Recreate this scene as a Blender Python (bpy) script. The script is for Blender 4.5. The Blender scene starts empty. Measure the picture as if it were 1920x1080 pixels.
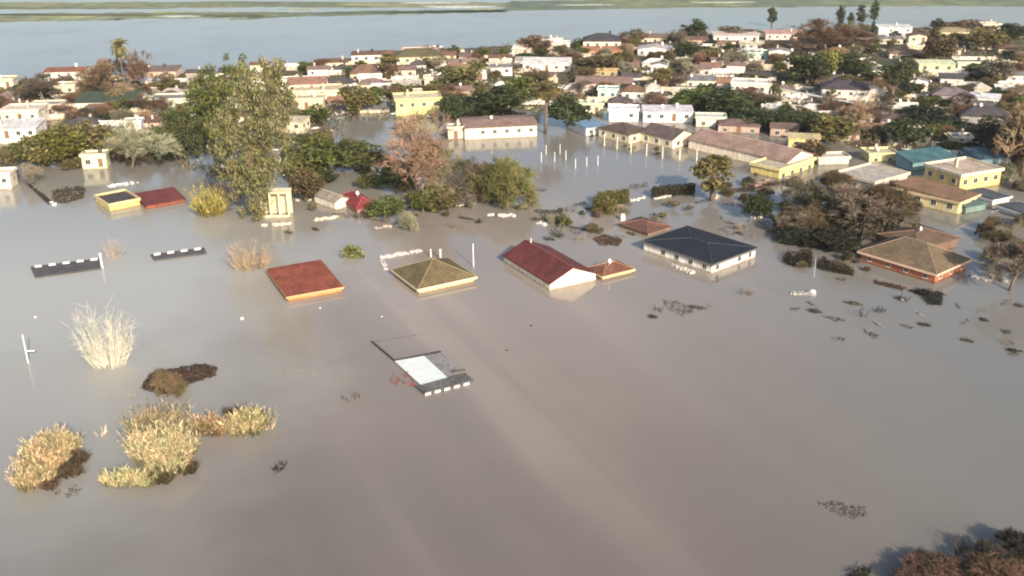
import bpy, math, random
import numpy as np
from mathutils import Vector, Matrix
R = math.radians
S = bpy.context.scene
COL = S.collection
# ---------------------------------------------------------------- camera, sky, sun
F, YH, H, ROLL = 1900.0, -235.0, 65.0, R(0.8)
TH = math.atan((540 - YH) / F)
cam_d = bpy.data.cameras.new('camera'); cam = bpy.data.objects.new('camera', cam_d); COL.objects.link(cam)
right = Vector((1, 0, 0)); up = Vector((0, math.sin(TH), math.cos(TH))); fwd = Vector((0, math.cos(TH), -math.sin(TH)))
right, up = right*math.cos(ROLL) - up*math.sin(ROLL), up*math.cos(ROLL) + right*math.sin(ROLL)
M = Matrix.Identity(4)
for i in range(3):
    M[i][0] = right[i]; M[i][1] = up[i]; M[i][2] = -fwd[i]
M[2][3] = H
cam.matrix_world = M
cam_d.sensor_width = 36; cam_d.lens = 36 * F / 1920; cam_d.clip_end = 20000; cam_d.clip_start = 1
S.camera = cam
S.render.resolution_x = 1024; S.render.resolution_y = 576
SUN_AZ, SUN_EL = R(157), R(26)                      # clockwise from +Y
sdir = Vector((math.sin(SUN_AZ)*math.cos(SUN_EL), math.cos(SUN_AZ)*math.cos(SUN_EL), math.sin(SUN_EL)))
W = bpy.data.worlds.new('World'); S.world = W; W.use_nodes = True
nt = W.node_tree; bg = nt.nodes['Background']
sky = nt.nodes.new('ShaderNodeTexSky'); sky.sky_type = 'NISHITA'; sky.sun_disc = False
sky.sun_elevation = SUN_EL; sky.sun_rotation = SUN_AZ; sky.air_density = 1.0; sky.dust_density = 3.0; sky.ozone_density = 1.0
nt.links.new(sky.outputs[0], bg.inputs[0]); bg.inputs[1].default_value = 0.14
sl = bpy.data.lights.new('sun', 'SUN'); sl.energy = 4.9; sl.angle = R(0.5); sl.color = (1.0, 0.87, 0.69)
so = bpy.data.objects.new('sun', sl); COL.objects.link(so); so.rotation_euler = sdir.to_track_quat('Z', 'Y').to_euler(); so.location = (0, 0, 200)
S.view_settings.view_transform = 'Standard'; S.view_settings.look = 'None'; S.view_settings.exposure = 0.52; S.view_settings.gamma = 1
S.render.engine = 'CYCLES'; S.cycles.pixel_filter_type = 'BLACKMAN_HARRIS'; S.cycles.filter_width = 2.0
S.cycles.max_bounces = 5; S.cycles.transparent_max_bounces = 4

def P(px, py, z=0.0):
    d = right*((px-960)/F) + up*(-(py-540)/F) + fwd
    t = (z - H) / d.z
    return Vector((0, 0, H)) + d*t
def sc(px, py):                                     # pixels per metre at the water point seen at px, py
    return F / (P(px, py) - Vector((0, 0, H))).dot(fwd)
def hgt(px, py, hpx):                               # metres of height a vertical of hpx pixels has there
    d = (P(px, py) - Vector((0, 0, H))).normalized()
    return hpx / (sc(px, py) * math.cos(math.asin(-d.z)) * 1.02)

# ---------------------------------------------------------------- materials
def newmat(name):
    m = bpy.data.materials.new(name); m.use_nodes = True
    n = m.node_tree; return m, n, n.nodes['Principled BSDF']
def N(n, t, **k):
    x = n.nodes.new(t)
    for a, b in k.items(): setattr(x, a, b)
    return x
def mixc(n, f, a, b, mode='MIX'):
    x = N(n, 'ShaderNodeMix', data_type='RGBA', blend_type=mode)
    for s, v in ((x.inputs[0], f), (x.inputs[6], a), (x.inputs[7], b)):
        if isinstance(v, bpy.types.NodeSocket): n.links.new(v, s)
        elif isinstance(v, (int, float)): s.default_value = v
        else: s.default_value = (*v, 1)
    return x.outputs[2]
def noise(n, scale, detail=4, vec=None, rough=.6):
    t = N(n, 'ShaderNodeTexNoise'); t.inputs['Scale'].default_value = scale; t.inputs['Detail'].default_value = detail
    t.inputs['Roughness'].default_value = rough
    if vec: n.links.new(vec, t.inputs['Vector'])
    return t.outputs['Fac']
def ramp(n, fac, stops):
    r = N(n, 'ShaderNodeValToRGB'); n.links.new(fac, r.inputs[0])
    e = r.color_ramp.elements
    while len(e) < len(stops): e.new(.5)
    for q, (p, c) in zip(e, stops):
        q.position = p; q.color = (*(c if isinstance(c, tuple) else (c, c, c)), 1)
    return r.outputs[0]
def bump(n, b, hsock, strength, dist):
    x = N(n, 'ShaderNodeBump'); x.inputs['Strength'].default_value = strength; x.inputs['Distance'].default_value = dist
    n.links.new(hsock, x.inputs['Height']); n.links.new(x.outputs[0], b.inputs['Normal'])
def scaled(n, sx, sy, sz, src='Object', rz=0):
    tc = N(n, 'ShaderNodeTexCoord'); mp = N(n, 'ShaderNodeMapping'); mp.inputs['Scale'].default_value = (sx, sy, sz)
    mp.inputs['Rotation'].default_value = (0, 0, rz)
    n.links.new(tc.outputs[src], mp.inputs[0]); return mp.outputs[0]

def obj_mat(name, lo=.72, hi=1.12, scale=.5, rough=.85, kind=None):
    """own colour comes from the object's colour; weathering from noise"""
    m, n, b = newmat(name)
    oi = N(n, 'ShaderNodeObjectInfo'); g = N(n, 'ShaderNodeNewGeometry')
    f = noise(n, scale, 5, g.outputs['Position'])
    c = mixc(n, 1.0, oi.outputs['Color'], ramp(n, f, [(.32, lo), (.68, hi)]), 'MULTIPLY')
    if kind == 'roof':
        f2 = noise(n, 3.5, 3, g.outputs['Position'])
        c = mixc(n, 1.0, c, ramp(n, f2, [(.35, .62), (.65, 1.3)]), 'MULTIPLY')
        w = N(n, 'ShaderNodeTexWave', bands_direction='X'); w.inputs['Scale'].default_value = 1.1
        n.links.new(scaled(n, 1, 1, 1), w.inputs['Vector']); w.inputs['Distortion'].default_value = .4
        c = mixc(n, 1.0, c, ramp(n, w.outputs['Fac'], [(.0, .74), (.25, 1.0)]), 'MULTIPLY'); bump(n, b, w.outputs['Fac'], .5, .08)
    if kind == 'wall':
        st = noise(n, 1.0, 4, scaled(n, 1.6, 1.6, .25))
        c = mixc(n, 1.0, c, ramp(n, st, [(.35, (.74, .70, .63)), (.6, (1, 1, 1))]), 'MULTIPLY')
        sz_ = N(n, 'ShaderNodeSeparateXYZ'); n.links.new(g.outputs['Position'], sz_.inputs[0])
        tm = N(n, 'ShaderNodeMath', operation='MULTIPLY_ADD'); n.links.new(noise(n, .8, 3, g.outputs['Position']), tm.inputs[0]); tm.inputs[1].default_value = .5; n.links.new(sz_.outputs[2], tm.inputs[2])
        c = mixc(n, 1.0, c, ramp(n, tm.outputs[0], [(.36, (.50, .43, .34)), (.52, (1, 1, 1))]), 'MULTIPLY')
    n.links.new(c, b.inputs['Base Color']); b.inputs['Roughness'].default_value = rough
    b.inputs['Specular IOR Level'].default_value = .3
    return m
MW = obj_mat('wall_plaster', .86, 1.06, .35, .9, 'wall')
MR = obj_mat('roof_cover', .70, 1.2, .45, .8, 'roof')
MT = obj_mat('painted_trim', .88, 1.05, .8, .7)
MD = obj_mat('dirty_debris', .55, 1.3, 2.0, .9)
def leaf_mat(name, rough=.7, lo=.45, hi=1.7, tr=.35):
    m, n, b = newmat(name)
    oi = N(n, 'ShaderNodeObjectInfo'); g = N(n, 'ShaderNodeNewGeometry')
    r = ramp(n, g.outputs['Random Per Island'], [(0, lo), (1, hi)])
    c = mixc(n, 1.0, oi.outputs['Color'], r, 'MULTIPLY')
    f = noise(n, .45, 3, g.outputs['Position'])
    c = mixc(n, 1.0, c, ramp(n, f, [(.33, (.62, .74, .55)), (.5, (1, 1, .9)), (.67, (1.32, 1.12, 1.0))]), 'MULTIPLY')
    n.links.new(c, b.inputs['Base Color']); b.inputs['Roughness'].default_value = rough
    b.inputs['Specular IOR Level'].default_value = .2
    out = n.nodes['Material Output']
    t = N(n, 'ShaderNodeBsdfTranslucent'); t.inputs[0].default_value = (.1,.1,.1,1); n.links.new(c, t.inputs[0])
    mx = N(n, 'ShaderNodeMixShader'); mx.inputs[0].default_value = tr
    n.links.new(b.outputs[0], mx.inputs[1]); n.links.new(t.outputs[0], mx.inputs[2]); n.links.new(mx.outputs[0], out.inputs[0])
    return m
ML = leaf_mat('foliage')
MPL = leaf_mat('reed_plumes', .8, .35, 2.0, .3)
MB_ = leaf_mat('bare_twigs', .85, .6, 1.4, .1)
def plain(name, c, rough=.6, metal=0, sc_=2.0):
    m, n, b = newmat(name); g = N(n, 'ShaderNodeNewGeometry')
    f = noise(n, sc_, 3, g.outputs['Position'])
    n.links.new(mixc(n, 1.0, c, ramp(n, f, [(.3, .8), (.7, 1.15)]), 'MULTIPLY'), b.inputs['Base Color'])
    b.inputs['Roughness'].default_value = rough; b.inputs['Metallic'].default_value = metal; return m
MG = plain('window_glass', (.03, .035, .04), .15)
MBK = plain('bark', (.13, .10, .075), .95)

def under_mat():
    m, n, b = newmat('undergrowth'); g = N(n, 'ShaderNodeNewGeometry')
    f = noise(n, .09, 5, g.outputs['Position'], .7)
    c = ramp(n, f, [(.30, (.035,.05,.018)), (.42, (.085,.095,.03)), (.5, (.075,.05,.035)), (.58, (.15,.12,.07)), (.68, (.05,.06,.025))])
    n.links.new(mixc(n, 1.0, c, ramp(n, g.outputs['Random Per Island'], [(0,.4),(.85,1.5),(1,3.2)]), 'MULTIPLY'), b.inputs['Base Color']); b.inputs['Roughness'].default_value = .9; return m
MUND = under_mat()
def litter_mat():
    m, n, b = newmat('pale_litter'); g = N(n, 'ShaderNodeNewGeometry')
    n.links.new(ramp(n, g.outputs['Random Per Island'], [(0, (.16,.09,.06)), (.25, (.35,.30,.24)), (.5, (.62,.58,.50)), (.75, (.72,.71,.69)), (.9, (.25,.33,.40)), (1, (.5,.4,.15))]), b.inputs['Base Color']); b.inputs['Roughness'].default_value = .8; return m
MLIT = litter_mat()
# water: silty brown body colour, glossy rippled surface
def water_mat():
    m, n, b = newmat('flood_water')
    g = N(n, 'ShaderNodeNewGeometry'); pos = g.outputs['Position']
    f1 = noise(n, .012, 4, pos)
    mp = N(n, 'ShaderNodeMapping', vector_type='TEXTURE'); dv_ = P(850,750)-P(1150,1080); mp.inputs['Rotation'].default_value = (0, 0, math.atan2(dv_.y, dv_.x)); mp.inputs['Scale'].default_value = (220, 13, 1)
    n.links.new(pos, mp.inputs[0]); f2 = noise(n, 1.0, 3, mp.outputs[0], .5)
    c = ramp(n, f1, [(.35, (.222, .196, .172)), (.65, (.262, .222, .188))])
    c = mixc(n, 1.0, c, ramp(n, f2, [(.38, .93), (.56, 1.0), (.66, 1.16)]), 'MULTIPLY')
    # sky reflection painted into the colour: pale at left, dimmer near the camera
    sp = N(n, 'ShaderNodeSeparateXYZ'); n.links.new(pos, sp.inputs[0])
    def mth(op, a, b_, c_=None):
        x = N(n, 'ShaderNodeMath', operation=op)
        for q, v in zip(x.inputs, (a, b_, c_)):
            if v is None: continue
            if isinstance(v, bpy.types.NodeSocket): n.links.new(v, q)
            else: q.default_value = v
        return x.outputs[0]
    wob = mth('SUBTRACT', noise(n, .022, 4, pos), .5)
    lk = mth('DIVIDE', sp.outputs[0], sp.outputs[1])                      # sideways over forward distance
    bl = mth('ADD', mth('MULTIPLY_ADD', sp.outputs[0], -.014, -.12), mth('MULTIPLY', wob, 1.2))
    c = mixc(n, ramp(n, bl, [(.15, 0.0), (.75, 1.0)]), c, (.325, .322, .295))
    near = mth('MULTIPLY_ADD', sp.outputs[1], .013, -.95)  # weaker sky reflection close by, painted as a darker body colour
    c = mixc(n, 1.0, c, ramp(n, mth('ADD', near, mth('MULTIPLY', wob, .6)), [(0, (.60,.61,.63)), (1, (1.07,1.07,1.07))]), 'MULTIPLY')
    rt = mth('MULTIPLY_ADD', sp.outputs[0], .016, -.25)  # greyer, darker tone towards the right
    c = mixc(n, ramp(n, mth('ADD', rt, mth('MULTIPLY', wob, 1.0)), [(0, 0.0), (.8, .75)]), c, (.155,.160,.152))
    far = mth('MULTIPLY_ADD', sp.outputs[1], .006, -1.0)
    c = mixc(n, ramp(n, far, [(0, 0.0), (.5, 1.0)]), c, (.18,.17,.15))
    n.links.new(c, b.inputs['Base Color']); b.inputs['IOR'].default_value = 1.33
    f4 = noise(n, .03, 3, pos)
    rr = ramp(n, f4, [(.35, .06), (.7, .17)]); n.links.new(rr, b.inputs['Roughness'])
    f3 = noise(n, .9, 4, pos, .65)
    bump(n, b, f3, .16, .10)
    return m
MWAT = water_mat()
def land_mat(name, c1, c2, c3, s=.08):
    m, n, b = newmat(name); g = N(n, 'ShaderNodeNewGeometry'); pos = g.outputs['Position']
    f = noise(n, s, 6, pos); f2 = noise(n, s*9, 4, pos)
    c = ramp(n, f, [(.35, c1), (.5, c2), (.65, c3)])
    n.links.new(mixc(n, 1.0, c, ramp(n, f2, [(.3, .6), (.7, 1.35)]), 'MULTIPLY'), b.inputs['Base Color'])
    b.inputs['Roughness'].default_value = .95; return m
MLAND = land_mat('garden_soil', (.030, .040, .018), (.055, .050, .028), (.10, .085, .06))
MFAR = land_mat('far_meadow', (.11,.135,.085), (.16,.18,.10), (.22,.23,.14), .012)
MGR = land_mat('far_reedbed', (.10,.135,.10), (.12,.155,.10), (.18,.20,.10), .010)
MYEL = land_mat('dry_bank', (.22,.26,.10), (.30,.33,.13), (.34,.36,.16), .05)
MSAND = land_mat('wet_sand', (.42, .44, .40), (.5, .52, .47), (.55, .55, .50), .05)

# ---------------------------------------------------------------- mesh helpers
class MBd:
    def __init__(s): s.v = []; s.f = []; s.n = 0
    def add(s, v, f):
        v = np.asarray(v, float).reshape(-1, 3); s.v.append(v)
        s.f += [tuple(int(i) + s.n for i in q) for q in f]; s.n += len(v)
    def box(s, x0, x1, y0, y1, z0, z1):
        s.add([(x0,y0,z0),(x1,y0,z0),(x1,y1,z0),(x0,y1,z0),(x0,y0,z1),(x1,y0,z1),(x1,y1,z1),(x0,y1,z1)],
              [(0,3,2,1),(4,5,6,7),(0,1,5,4),(1,2,6,5),(2,3,7,6),(3,0,4,7)])
    def tube(s, pts, rad, k=6):
        pts = [Vector(p) for p in pts]; vs = []; n = len(pts)
        for i, p in enumerate(pts):
            d = (pts[min(i+1, n-1)] - pts[max(i-1, 0)]).normalized()
            a = d.cross(Vector((.31, .93, .17))).normalized(); b = d.cross(a)
            for j in range(k):
                t = 2*math.pi*j/k; vs.append(p + (a*math.cos(t) + b*math.sin(t))*rad[i])
        fs = [(i*k+j, i*k+(j+1) % k, (i+1)*k+(j+1) % k, (i+1)*k+j) for i in range(n-1) for j in range(k)]
        fs += [tuple(range(k-1, -1, -1)), tuple((n-1)*k+j for j in range(k))]
        s.add(vs, fs)
    def quads(s, c, a, b):                            # centre, half axes: arrays (n,3)
        n = len(c); v = np.stack([c-a-b*.6, c+a*.2-b, c+a+b*.6, c-a*.2+b], 1).reshape(-1, 3)
        s.add(v, np.arange(n*4).reshape(n, 4))
    def mesh(s, name, mat, smooth=False):
        me = bpy.data.meshes.new(name)
        me.from_pydata(np.concatenate(s.v).tolist(), [], s.f); me.materials.append(mat)
        if smooth: me.polygons.foreach_set('use_smooth', [True]*len(me.polygons))
        me.update(); return me
def link(name, me, parent=None, color=None, loc=(0,0,0), rz=0, scale=(1,1,1), lab=None):
    o = bpy.data.objects.new(name, me); COL.objects.link(o)
    if parent: o.parent = parent
    o.location = loc; o.rotation_euler = (0, 0, rz); o.scale = scale
    if color: o.color = (*color, 1)
    if lab: o['label'] = lab
    return o
def tag(o, label, cat, group=None):
    o['label'] = label; o['category'] = cat
    if group: o['group'] = group
    return o
def struct(name, mb, mat):
    o = link(name, mb.mesh(name, mat)); o['kind'] = 'structure'; return o

# ---------------------------------------------------------------- water and land
def grid_poly(pts, z, rag=0, seed=0, sub=8, depth=.5):
    """closed sheet from a world outline, ragged edge, with a skirt going down"""
    rd = random.Random(seed); out = []
    for i in range(len(pts)):
        a = Vector(pts[i]); b = Vector(pts[(i+1) % len(pts)])
        for k in range(sub):
            p = a.lerp(b, k/sub); out.append((p.x + rd.uniform(-rag, rag), p.y + rd.uniform(-rag, rag)*.6))
    m = MBd(); n = len(out)
    m.add([(x, y, z) for x, y in out] + [(x, y, z-depth) for x, y in out],
          [tuple(range(n))] + [(i, (i+1) % n, n+(i+1) % n, n+i) for i in range(n)])
    return m
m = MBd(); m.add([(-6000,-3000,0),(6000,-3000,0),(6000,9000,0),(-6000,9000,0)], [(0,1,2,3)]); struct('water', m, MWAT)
m = MBd(); m.add([(-7000,-4000,-4),(7000,-4000,-4),(7000,10000,-4),(-7000,10000,-4)], [(0,1,2,3)]); struct('lake_bed', m, MLAND)
def land(name, px, mat, z, rag, seed, sub=10):
    struct(name, grid_poly([P(x, y, z)[:2] for x, y in px], z, rag, seed, sub), mat)
land('town_ground', [(-120,215),(-120,158),(180,150),(400,140),(640,112),(850,92),(1080,78),(1400,60),(1650,52),(2080,48),(2100,330),(1900,300),(1700,262),(1560,235),(1330,205),(1180,200),(1040,200),(930,195),(740,180),(600,195),(300,205)], MLAND, .12, 2.0, 3)
rdl = random.Random(9)
land('meadow_bank', [(-300,40),(60,41),(240,36),(430,34),(560,30),(560,24),(400,22),(200,24),(-300,27)], MFAR, .03, 4, 5, 16)
land('meadow_bank', [(-300,18),(200,17),(480,13),(700,15),(960,13),(960,5),(500,3),(-300,6)], MFAR, .03, 4, 15, 16)
land('meadow_bank', [(430,38),(560,31),(700,28),(950,22),(940,17),(700,20),(540,24)], MGR, .05, 4, 16, 16)
land('grass_bank', [(930,21),(1250,15),(1500,13),(1750,11),(2100,13),(2100,-3),(1800,-6),(1300,-3),(960,2)], MGR, .04, 3, 6, 16)
for k, (x0, x1, y, t) in enumerate([(270,350,22,2.2),(285,385,30,3),(745,885,5,1.8),(790,935,12,3.4),(1040,1150,9,1.6),(520,600,18,1.6),(1290,1420,4,1.6),(60,180,31,1.4),(640,720,8,1.5),(880,930,17,1.6)]):
    land('sand_bank', [(x0,y),((x0*2+x1)/3,y+t*.6),((x0+x1*2)/3,y+t*.5),(x1,y-.3),((x0+x1*2)/3,y-t*.5),((x0*2+x1)/3,y-t*.35)], MSAND if k in (1,2,3,4,6) else MYEL, .07+.01*k, 1.2, 20+k, 5)
m = MBd(); y0 = P(960, -24).y; m.add([(-6500,y0,.3),(6500,y0+20,.3),(6500,9500,.3),(-6500,9500,.3)], [(0,1,2,3)]); struct('far_fields', m, MFAR)

# ---------------------------------------------------------------- roofs, walls, houses
def roof_mesh(kind, w, d, ze, rh, ov, axis):
    """local: x along w, y along d, centred; returns builder"""
    m = MBd(); a, b = w/2+ov, d/2+ov; t = .16
    if kind == 'hip':
        if axis == 'x': r = max(w-d, .02)/2; R1, R2 = (-r, 0), (r, 0)
        else: r = max(d-w, .02)/2; R1, R2 = (0, -r), (0, r)
        v = [(-a,-b,ze),(a,-b,ze),(a,b,ze),(-a,b,ze),(*R1, ze+rh),(*R2, ze+rh)]
        lo = [(x, y, z-t) for x, y, z in v]
        f = [(0,1,5,4),(1,2,5),(2,3,4,5),(3,0,4)] if axis == 'x' else [(0,1,4),(1,2,5,4),(2,3,5),(3,0,4,5)]
        m.add(v[:6] + lo[:4], f + [(0,6,7,1),(1,7,8,2),(2,8,9,3),(3,9,6,0),(6,9,8,7)])
    elif kind == 'gable':
        if axis == 'x': v = [(-a,-b,ze),(a,-b,ze),(a,0,ze+rh),(-a,0,ze+rh),(a,b,ze),(-a,b,ze)]
        else: v = [(a,-b,ze),(a,b,ze),(0,b,ze+rh),(0,-b,ze+rh),(-a,b,ze),(-a,-b,ze)]
        lo = [(x, y, z-t) for x, y, z in v]
        m.add(v+lo, [(0,1,2,3),(3,2,4,5),(7,6,9,8),(8,9,11,10),(0,6,7,1),(5,4,10,11),(1,7,8,2),(2,8,10,4),(0,3,9,6),(3,5,11,9)])
    elif kind == 'shed':
        z0, z1 = ze, ze+rh
        if axis == 'x': zz = (z0, z0, z1, z1)
        else: zz = (z1, z0, z0, z1)
        v = [(-a,-b,zz[0]),(a,-b,zz[1]),(a,b,zz[2]),(-a,b,zz[3])]; lo = [(x, y, z-t) for x, y, z in v]
        m.add(v+lo, [(0,1,2,3),(4,7,6,5),(0,4,5,1),(1,5,6,2),(2,6,7,3),(3,7,4,0)])
    else:
        m.box(-a, a, -b, b, ze-.02, ze+.2)
    return m
def parapet_mesh(w, d, ze, ov, hh=.45):
    m = MBd(); a, b = w/2+ov+.03, d/2+ov+.03; t = .22
    m.box(-a, a, -b, -b+t, ze+.0, ze+.2+hh); m.box(-a, a, b-t, b, ze+.0, ze+.2+hh)
    m.box(-a, -a+t, -b+t, b-t, ze+.0, ze+.195+hh); m.box(a-t, a, -b+t, b-t, ze+.0, ze+.195+hh); return m
def wall_mesh(kind, w, d, ze, rh, axis, z0=-1.2):
    m = MBd(); a, b = w/2, d/2; e = .18
    if kind == 'gable':
        s = (rh-.05)
        if axis == 'x':
            prof = [(-b, z0), (b, z0), (b, ze-e), (0, ze-e+s*b/(b+.3)), (-b, ze-e)]
            v = [(-a, y, z) for y, z in prof] + [(a, y, z) for y, z in prof]
        else:
            prof = [(-a, z0), (a, z0), (a, ze-e), (0, ze-e+s*a/(a+.3)), (-a, ze-e)]
            v = [(x, b, z) for x, z in prof] + [(x, -b, z) for x, z in prof]
        m.add(v, [(0,1,2,3,4), (9,8,7,6,5), (0,5,6,1), (1,6,7,2), (2,7,8,3), (3,8,9,4), (4,9,5,0)])
    elif kind == 'shed':
        if axis == 'x': zz = (ze, ze, ze+rh, ze+rh)
        else: zz = (ze+rh, ze, ze, ze+rh)
        c = [(-a,-b),(a,-b),(a,b),(-a,b)]
        m.add([(x, y, z0) for x, y in c] + [(x, y, z-e) for (x, y), z in zip(c, zz)],
              [(0,3,2,1),(4,5,6,7),(0,1,5,4),(1,2,6,5),(2,3,7,6),(3,0,4,7)])
    else: m.box(-a, a, -b, b, z0, ze-(e if kind == 'hip' else .025))
    return m
HB3 = []
_c = {}
def cached(key, fn):
    if key not in _c: _c[key] = fn()
    return _c[key]
def win_frame():
    m = MBd(); w, h, t = .62, .62, .09
    m.box(-w, w, -.05, .06, -h-.06, -h+t); m.box(-w, w, -.03, .06, h-t, h); m.box(-w, -w+t, -.03, .06, -h+t, h-t); m.box(w-t, w, -.03, .06, -h+t, h-t)
    m.box(-.03, .03, -.02, .06, -h+t, h-t); return m.mesh('window', MT)
def win_pane():
    m = MBd(); m.box(-.53, .53, -.012, .05, -.53, .53); return m.mesh('pane', MG)
def door_m():
    m = MBd(); m.box(-.55, .55, -.04, .05, 0, 2.1); m.box(-.42, .42, -.06, -.035, .15, .95); m.box(-.42, .42, -.06, -.035, 1.1, 1.95); return m.mesh('door', MT)
def chim_m():
    m = MBd(); m.box(-.3, .3, -.3, .3, -.8, 1.0); m.box(-.38, .38, -.38, .38, 1.003, 1.13); m.box(-.16, .16, -.16, .16, 1.133, 1.35); return m.mesh('chimney', MW)
def tank_m():
    m = MBd(); m.tube([(0,0,.0),(0,0,.35)], [.42,.42], 4); m.tube([(0,0,.35),(0,0,.42),(0,0,1.1),(0,0,1.25)], [.4,.5,.5,.2], 12); return m.mesh('water_tank', MT)
def window(parent, x, y, z, rz, s=1, col=(.6,.58,.53), sh=None):
    f = link('window', cached('wf', win_frame), parent, col, (x, y, z), rz, (s, 1, s*(sh or 1)))
    link('pane', cached('wp', win_pane), f, None)
def house(root_loc, rz, w, d, ze, kind, rh, axis, wc, rc, label, cat='house', group=None, ov=.35, name='house', wins=(1,1,0), chim=None, door=False, par=None, wz=None, seed=0, ws=1, fascia=None, tank=False, dish=False):
    r = bpy.data.objects.new(name, None); COL.objects.link(r); r.location = (root_loc[0], root_loc[1], 0); r.rotation_euler = (0, 0, rz)
    r.empty_display_size = 1
    tag(r, label, cat, group)
    link('wall', wall_mesh(kind, w, d, ze, rh, axis).mesh('wall', MW), r, wc)
    rf = link('roof', roof_mesh(kind, w, d, ze, rh, ov, axis).mesh('roof', MR), r, rc)
    if kind == 'flat':
        link('parapet', parapet_mesh(w, d, ze, ov).mesh('parapet', MW), r, par or wc)
    if fascia:
        a, b = w/2+ov+.02, d/2+ov+.02; m = MBd()
        m.box(-a, a, -b-.05, -b, ze-.36, ze+.03); m.box(a, a+.05, -b, b, ze-.36, ze+.03); m.box(-a-.05, -a, -b, b, ze-.36, ze+.03); m.box(-a, a, b, b+.05, ze-.36, ze+.03)
        link('fascia', m.mesh('fascia', MT), r, fascia)
    rd = random.Random(seed)
    zc = wz if wz is not None else max(ze-1.35, .5)
    sh = min(1, (ze-.25)/1.6) if ze < 2 else 1
    if ze > 1.4 or wz is not None:
        for side, n in zip('FRL', wins):
            L = w if side == 'F' else d
            n = int(n*max(1, round(L/3.4))) if n else 0
            for i in range(min(n, 7)):
                t = (i+.5)/n - .5
                if side == 'F' and door and i == n//2:
                    link('door', cached('dr', door_m), r, (.2,.12,.07), (t*L, -d/2-.01, ze-2.7 if ze > 2.7 else .02)); continue
                if rd.random() < .12: continue
                if side == 'F': window(r, t*L, -d/2-.02, zc, 0, ws, sh=sh)
                elif side == 'R': window(r, w/2+.02, t*L, zc, R(90), ws, sh=sh)
                else: window(r, -w/2-.02, t*L, zc, R(-90), ws, sh=sh)
    if chim:
        link('chimney', cached('ch', chim_m), rf, (.55,.45,.38), (chim[0]*w, chim[1]*d, ze+rh*.55 if kind != 'flat' else ze+.8))
    if tank: link('water_tank', cached('tk', tank_m), rf, (.7,.7,.68) if rd.random() < .6 else (.06,.07,.08), (w*.2, d*.15, ze+(.2 if kind == 'flat' else rh*.75)))
    if dish:
        m = MBd(); m.tube([(0,0,-.3),(0,0,.7)], [.04,.04], 6); m.tube([(0,-.1,.72),(0,-.16,.74),(.02,-.22,.76)], [.08,.34,.42], 12)
        link('satellite_dish', m.mesh('satellite_dish', MT), rf, (.75,.75,.75), (-w*.1, -d*.1, ze+(.2 if kind == 'flat' else rh*.85)))
    return r
def house3(A, B, C, ze, **k):
    """left, near and right eave corners in the picture; squared up in the world"""
    a, b, c = P(*A, ze), P(*B, ze), P(*C, ze)
    u = (a-b); v = (c-b); u.z = v.z = 0
    au, av = math.atan2(u.y, u.x), math.atan2(v.y, v.x)
    mid = (au+av)/2; av = mid - math.pi/4; au = mid + math.pi/4
    d, w = u.length, v.length
    ov = k.get('ov', .35)
    U = Vector((math.cos(au), math.sin(au), 0)); V = Vector((math.cos(av), math.sin(av), 0))
    ctr = b + U*d/2 + V*w/2
    L0 = len(COL.objects)
    HB3.append((ctr.x, ctr.y, max(w, d)/2))
    r = house(ctr, av, max(w-2*ov, .5), max(d-2*ov, .5), ze, **k)
    W_, D_ = max(w-2*ov, .5), max(d-2*ov, .5); a_, b_ = W_/2+ov, D_/2+ov; rh = k['rh']; m = MBd(); rr = .07
    if k['kind'] == 'hip':
        if k['axis'] == 'x': q = max(W_-D_, .02)/2; R1, R2 = (-q,0,ze+rh), (q,0,ze+rh); cs = [(R1,(-a_,-b_,ze)),(R1,(-a_,b_,ze)),(R2,(a_,-b_,ze)),(R2,(a_,b_,ze))]
        else: q = max(D_-W_, .02)/2; R1, R2 = (0,-q,ze+rh), (0,q,ze+rh); cs = [(R1,(-a_,-b_,ze)),(R1,(a_,-b_,ze)),(R2,(a_,b_,ze)),(R2,(-a_,b_,ze))]
        m.tube([R1, R2], [rr, rr], 6)
        for p_, q_ in cs: m.tube([p_, q_], [rr, rr], 6)
    elif k['kind'] == 'gable':
        m.tube([(-a_,0,ze+rh),(a_,0,ze+rh)] if k['axis'] == 'x' else [(0,-b_,ze+rh),(0,b_,ze+rh)], [rr*1.2]*2, 6)
    if m.n:
        rf = [c for c in r.children if c.name.split('.')[0] == 'roof'][0]
        link('ridge_cap', m.mesh('ridge_cap', MT), rf, tuple(min(1, x*1.7+.03) for x in k['rc']))
    return r

WHITE, CREAM, OCHRE, PINK = (.74,.72,.69), (.72,.62,.48), (.66,.48,.17), (.62,.46,.38)
BRN, TERRA, DK, OLV, GRY = (.15,.088,.062), (.26,.105,.06), (.045,.045,.055), (.115,.095,.055), (.22,.21,.21)
MAUVE, MAR = (.20,.14,.13), (.130,.034,.034)

# ---------------------------------------------------------------- near flooded houses
house3((480,511),(537,557),(648,543), 1.0, kind='shed', rh=.35, axis='x', wc=(.62,.30,.12), rc=(.255,.070,.042), label='house under one flat orange red roof, left of the pyramid roofed house', wins=(0,0,0), fascia=(.50,.29,.16), ov=.3)
g = house3((722,508),(783,543),(900,523), 1.0, kind='hip', rh=2.7, axis='y', wc=(.66,.56,.36), rc=(.135,.105,.055), label='nearly drowned house with olive brown pyramid roof and yellow fascia', wins=(0,0,0), fascia=(.68,.58,.36), ov=.4)
g = house3((930,481),(1030,533),(1125,515), 1.3, kind='gable', rh=2.1, axis='y', wc=(.82,.77,.66), rc=MAR, label='house with long maroon gable roof and bright cream gable wall', wins=(0,0,0), ov=.25, chim=None)
m = MBd(); m.box(-.12,.12,-.12,.12,0,.9); m.box(-.16,.16,-.16,.16,.9,1.05)
link('chimney', m.mesh('chimney', MW), g.children[1], (.6,.5,.42), (0, 6.2, 3.2))
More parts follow.
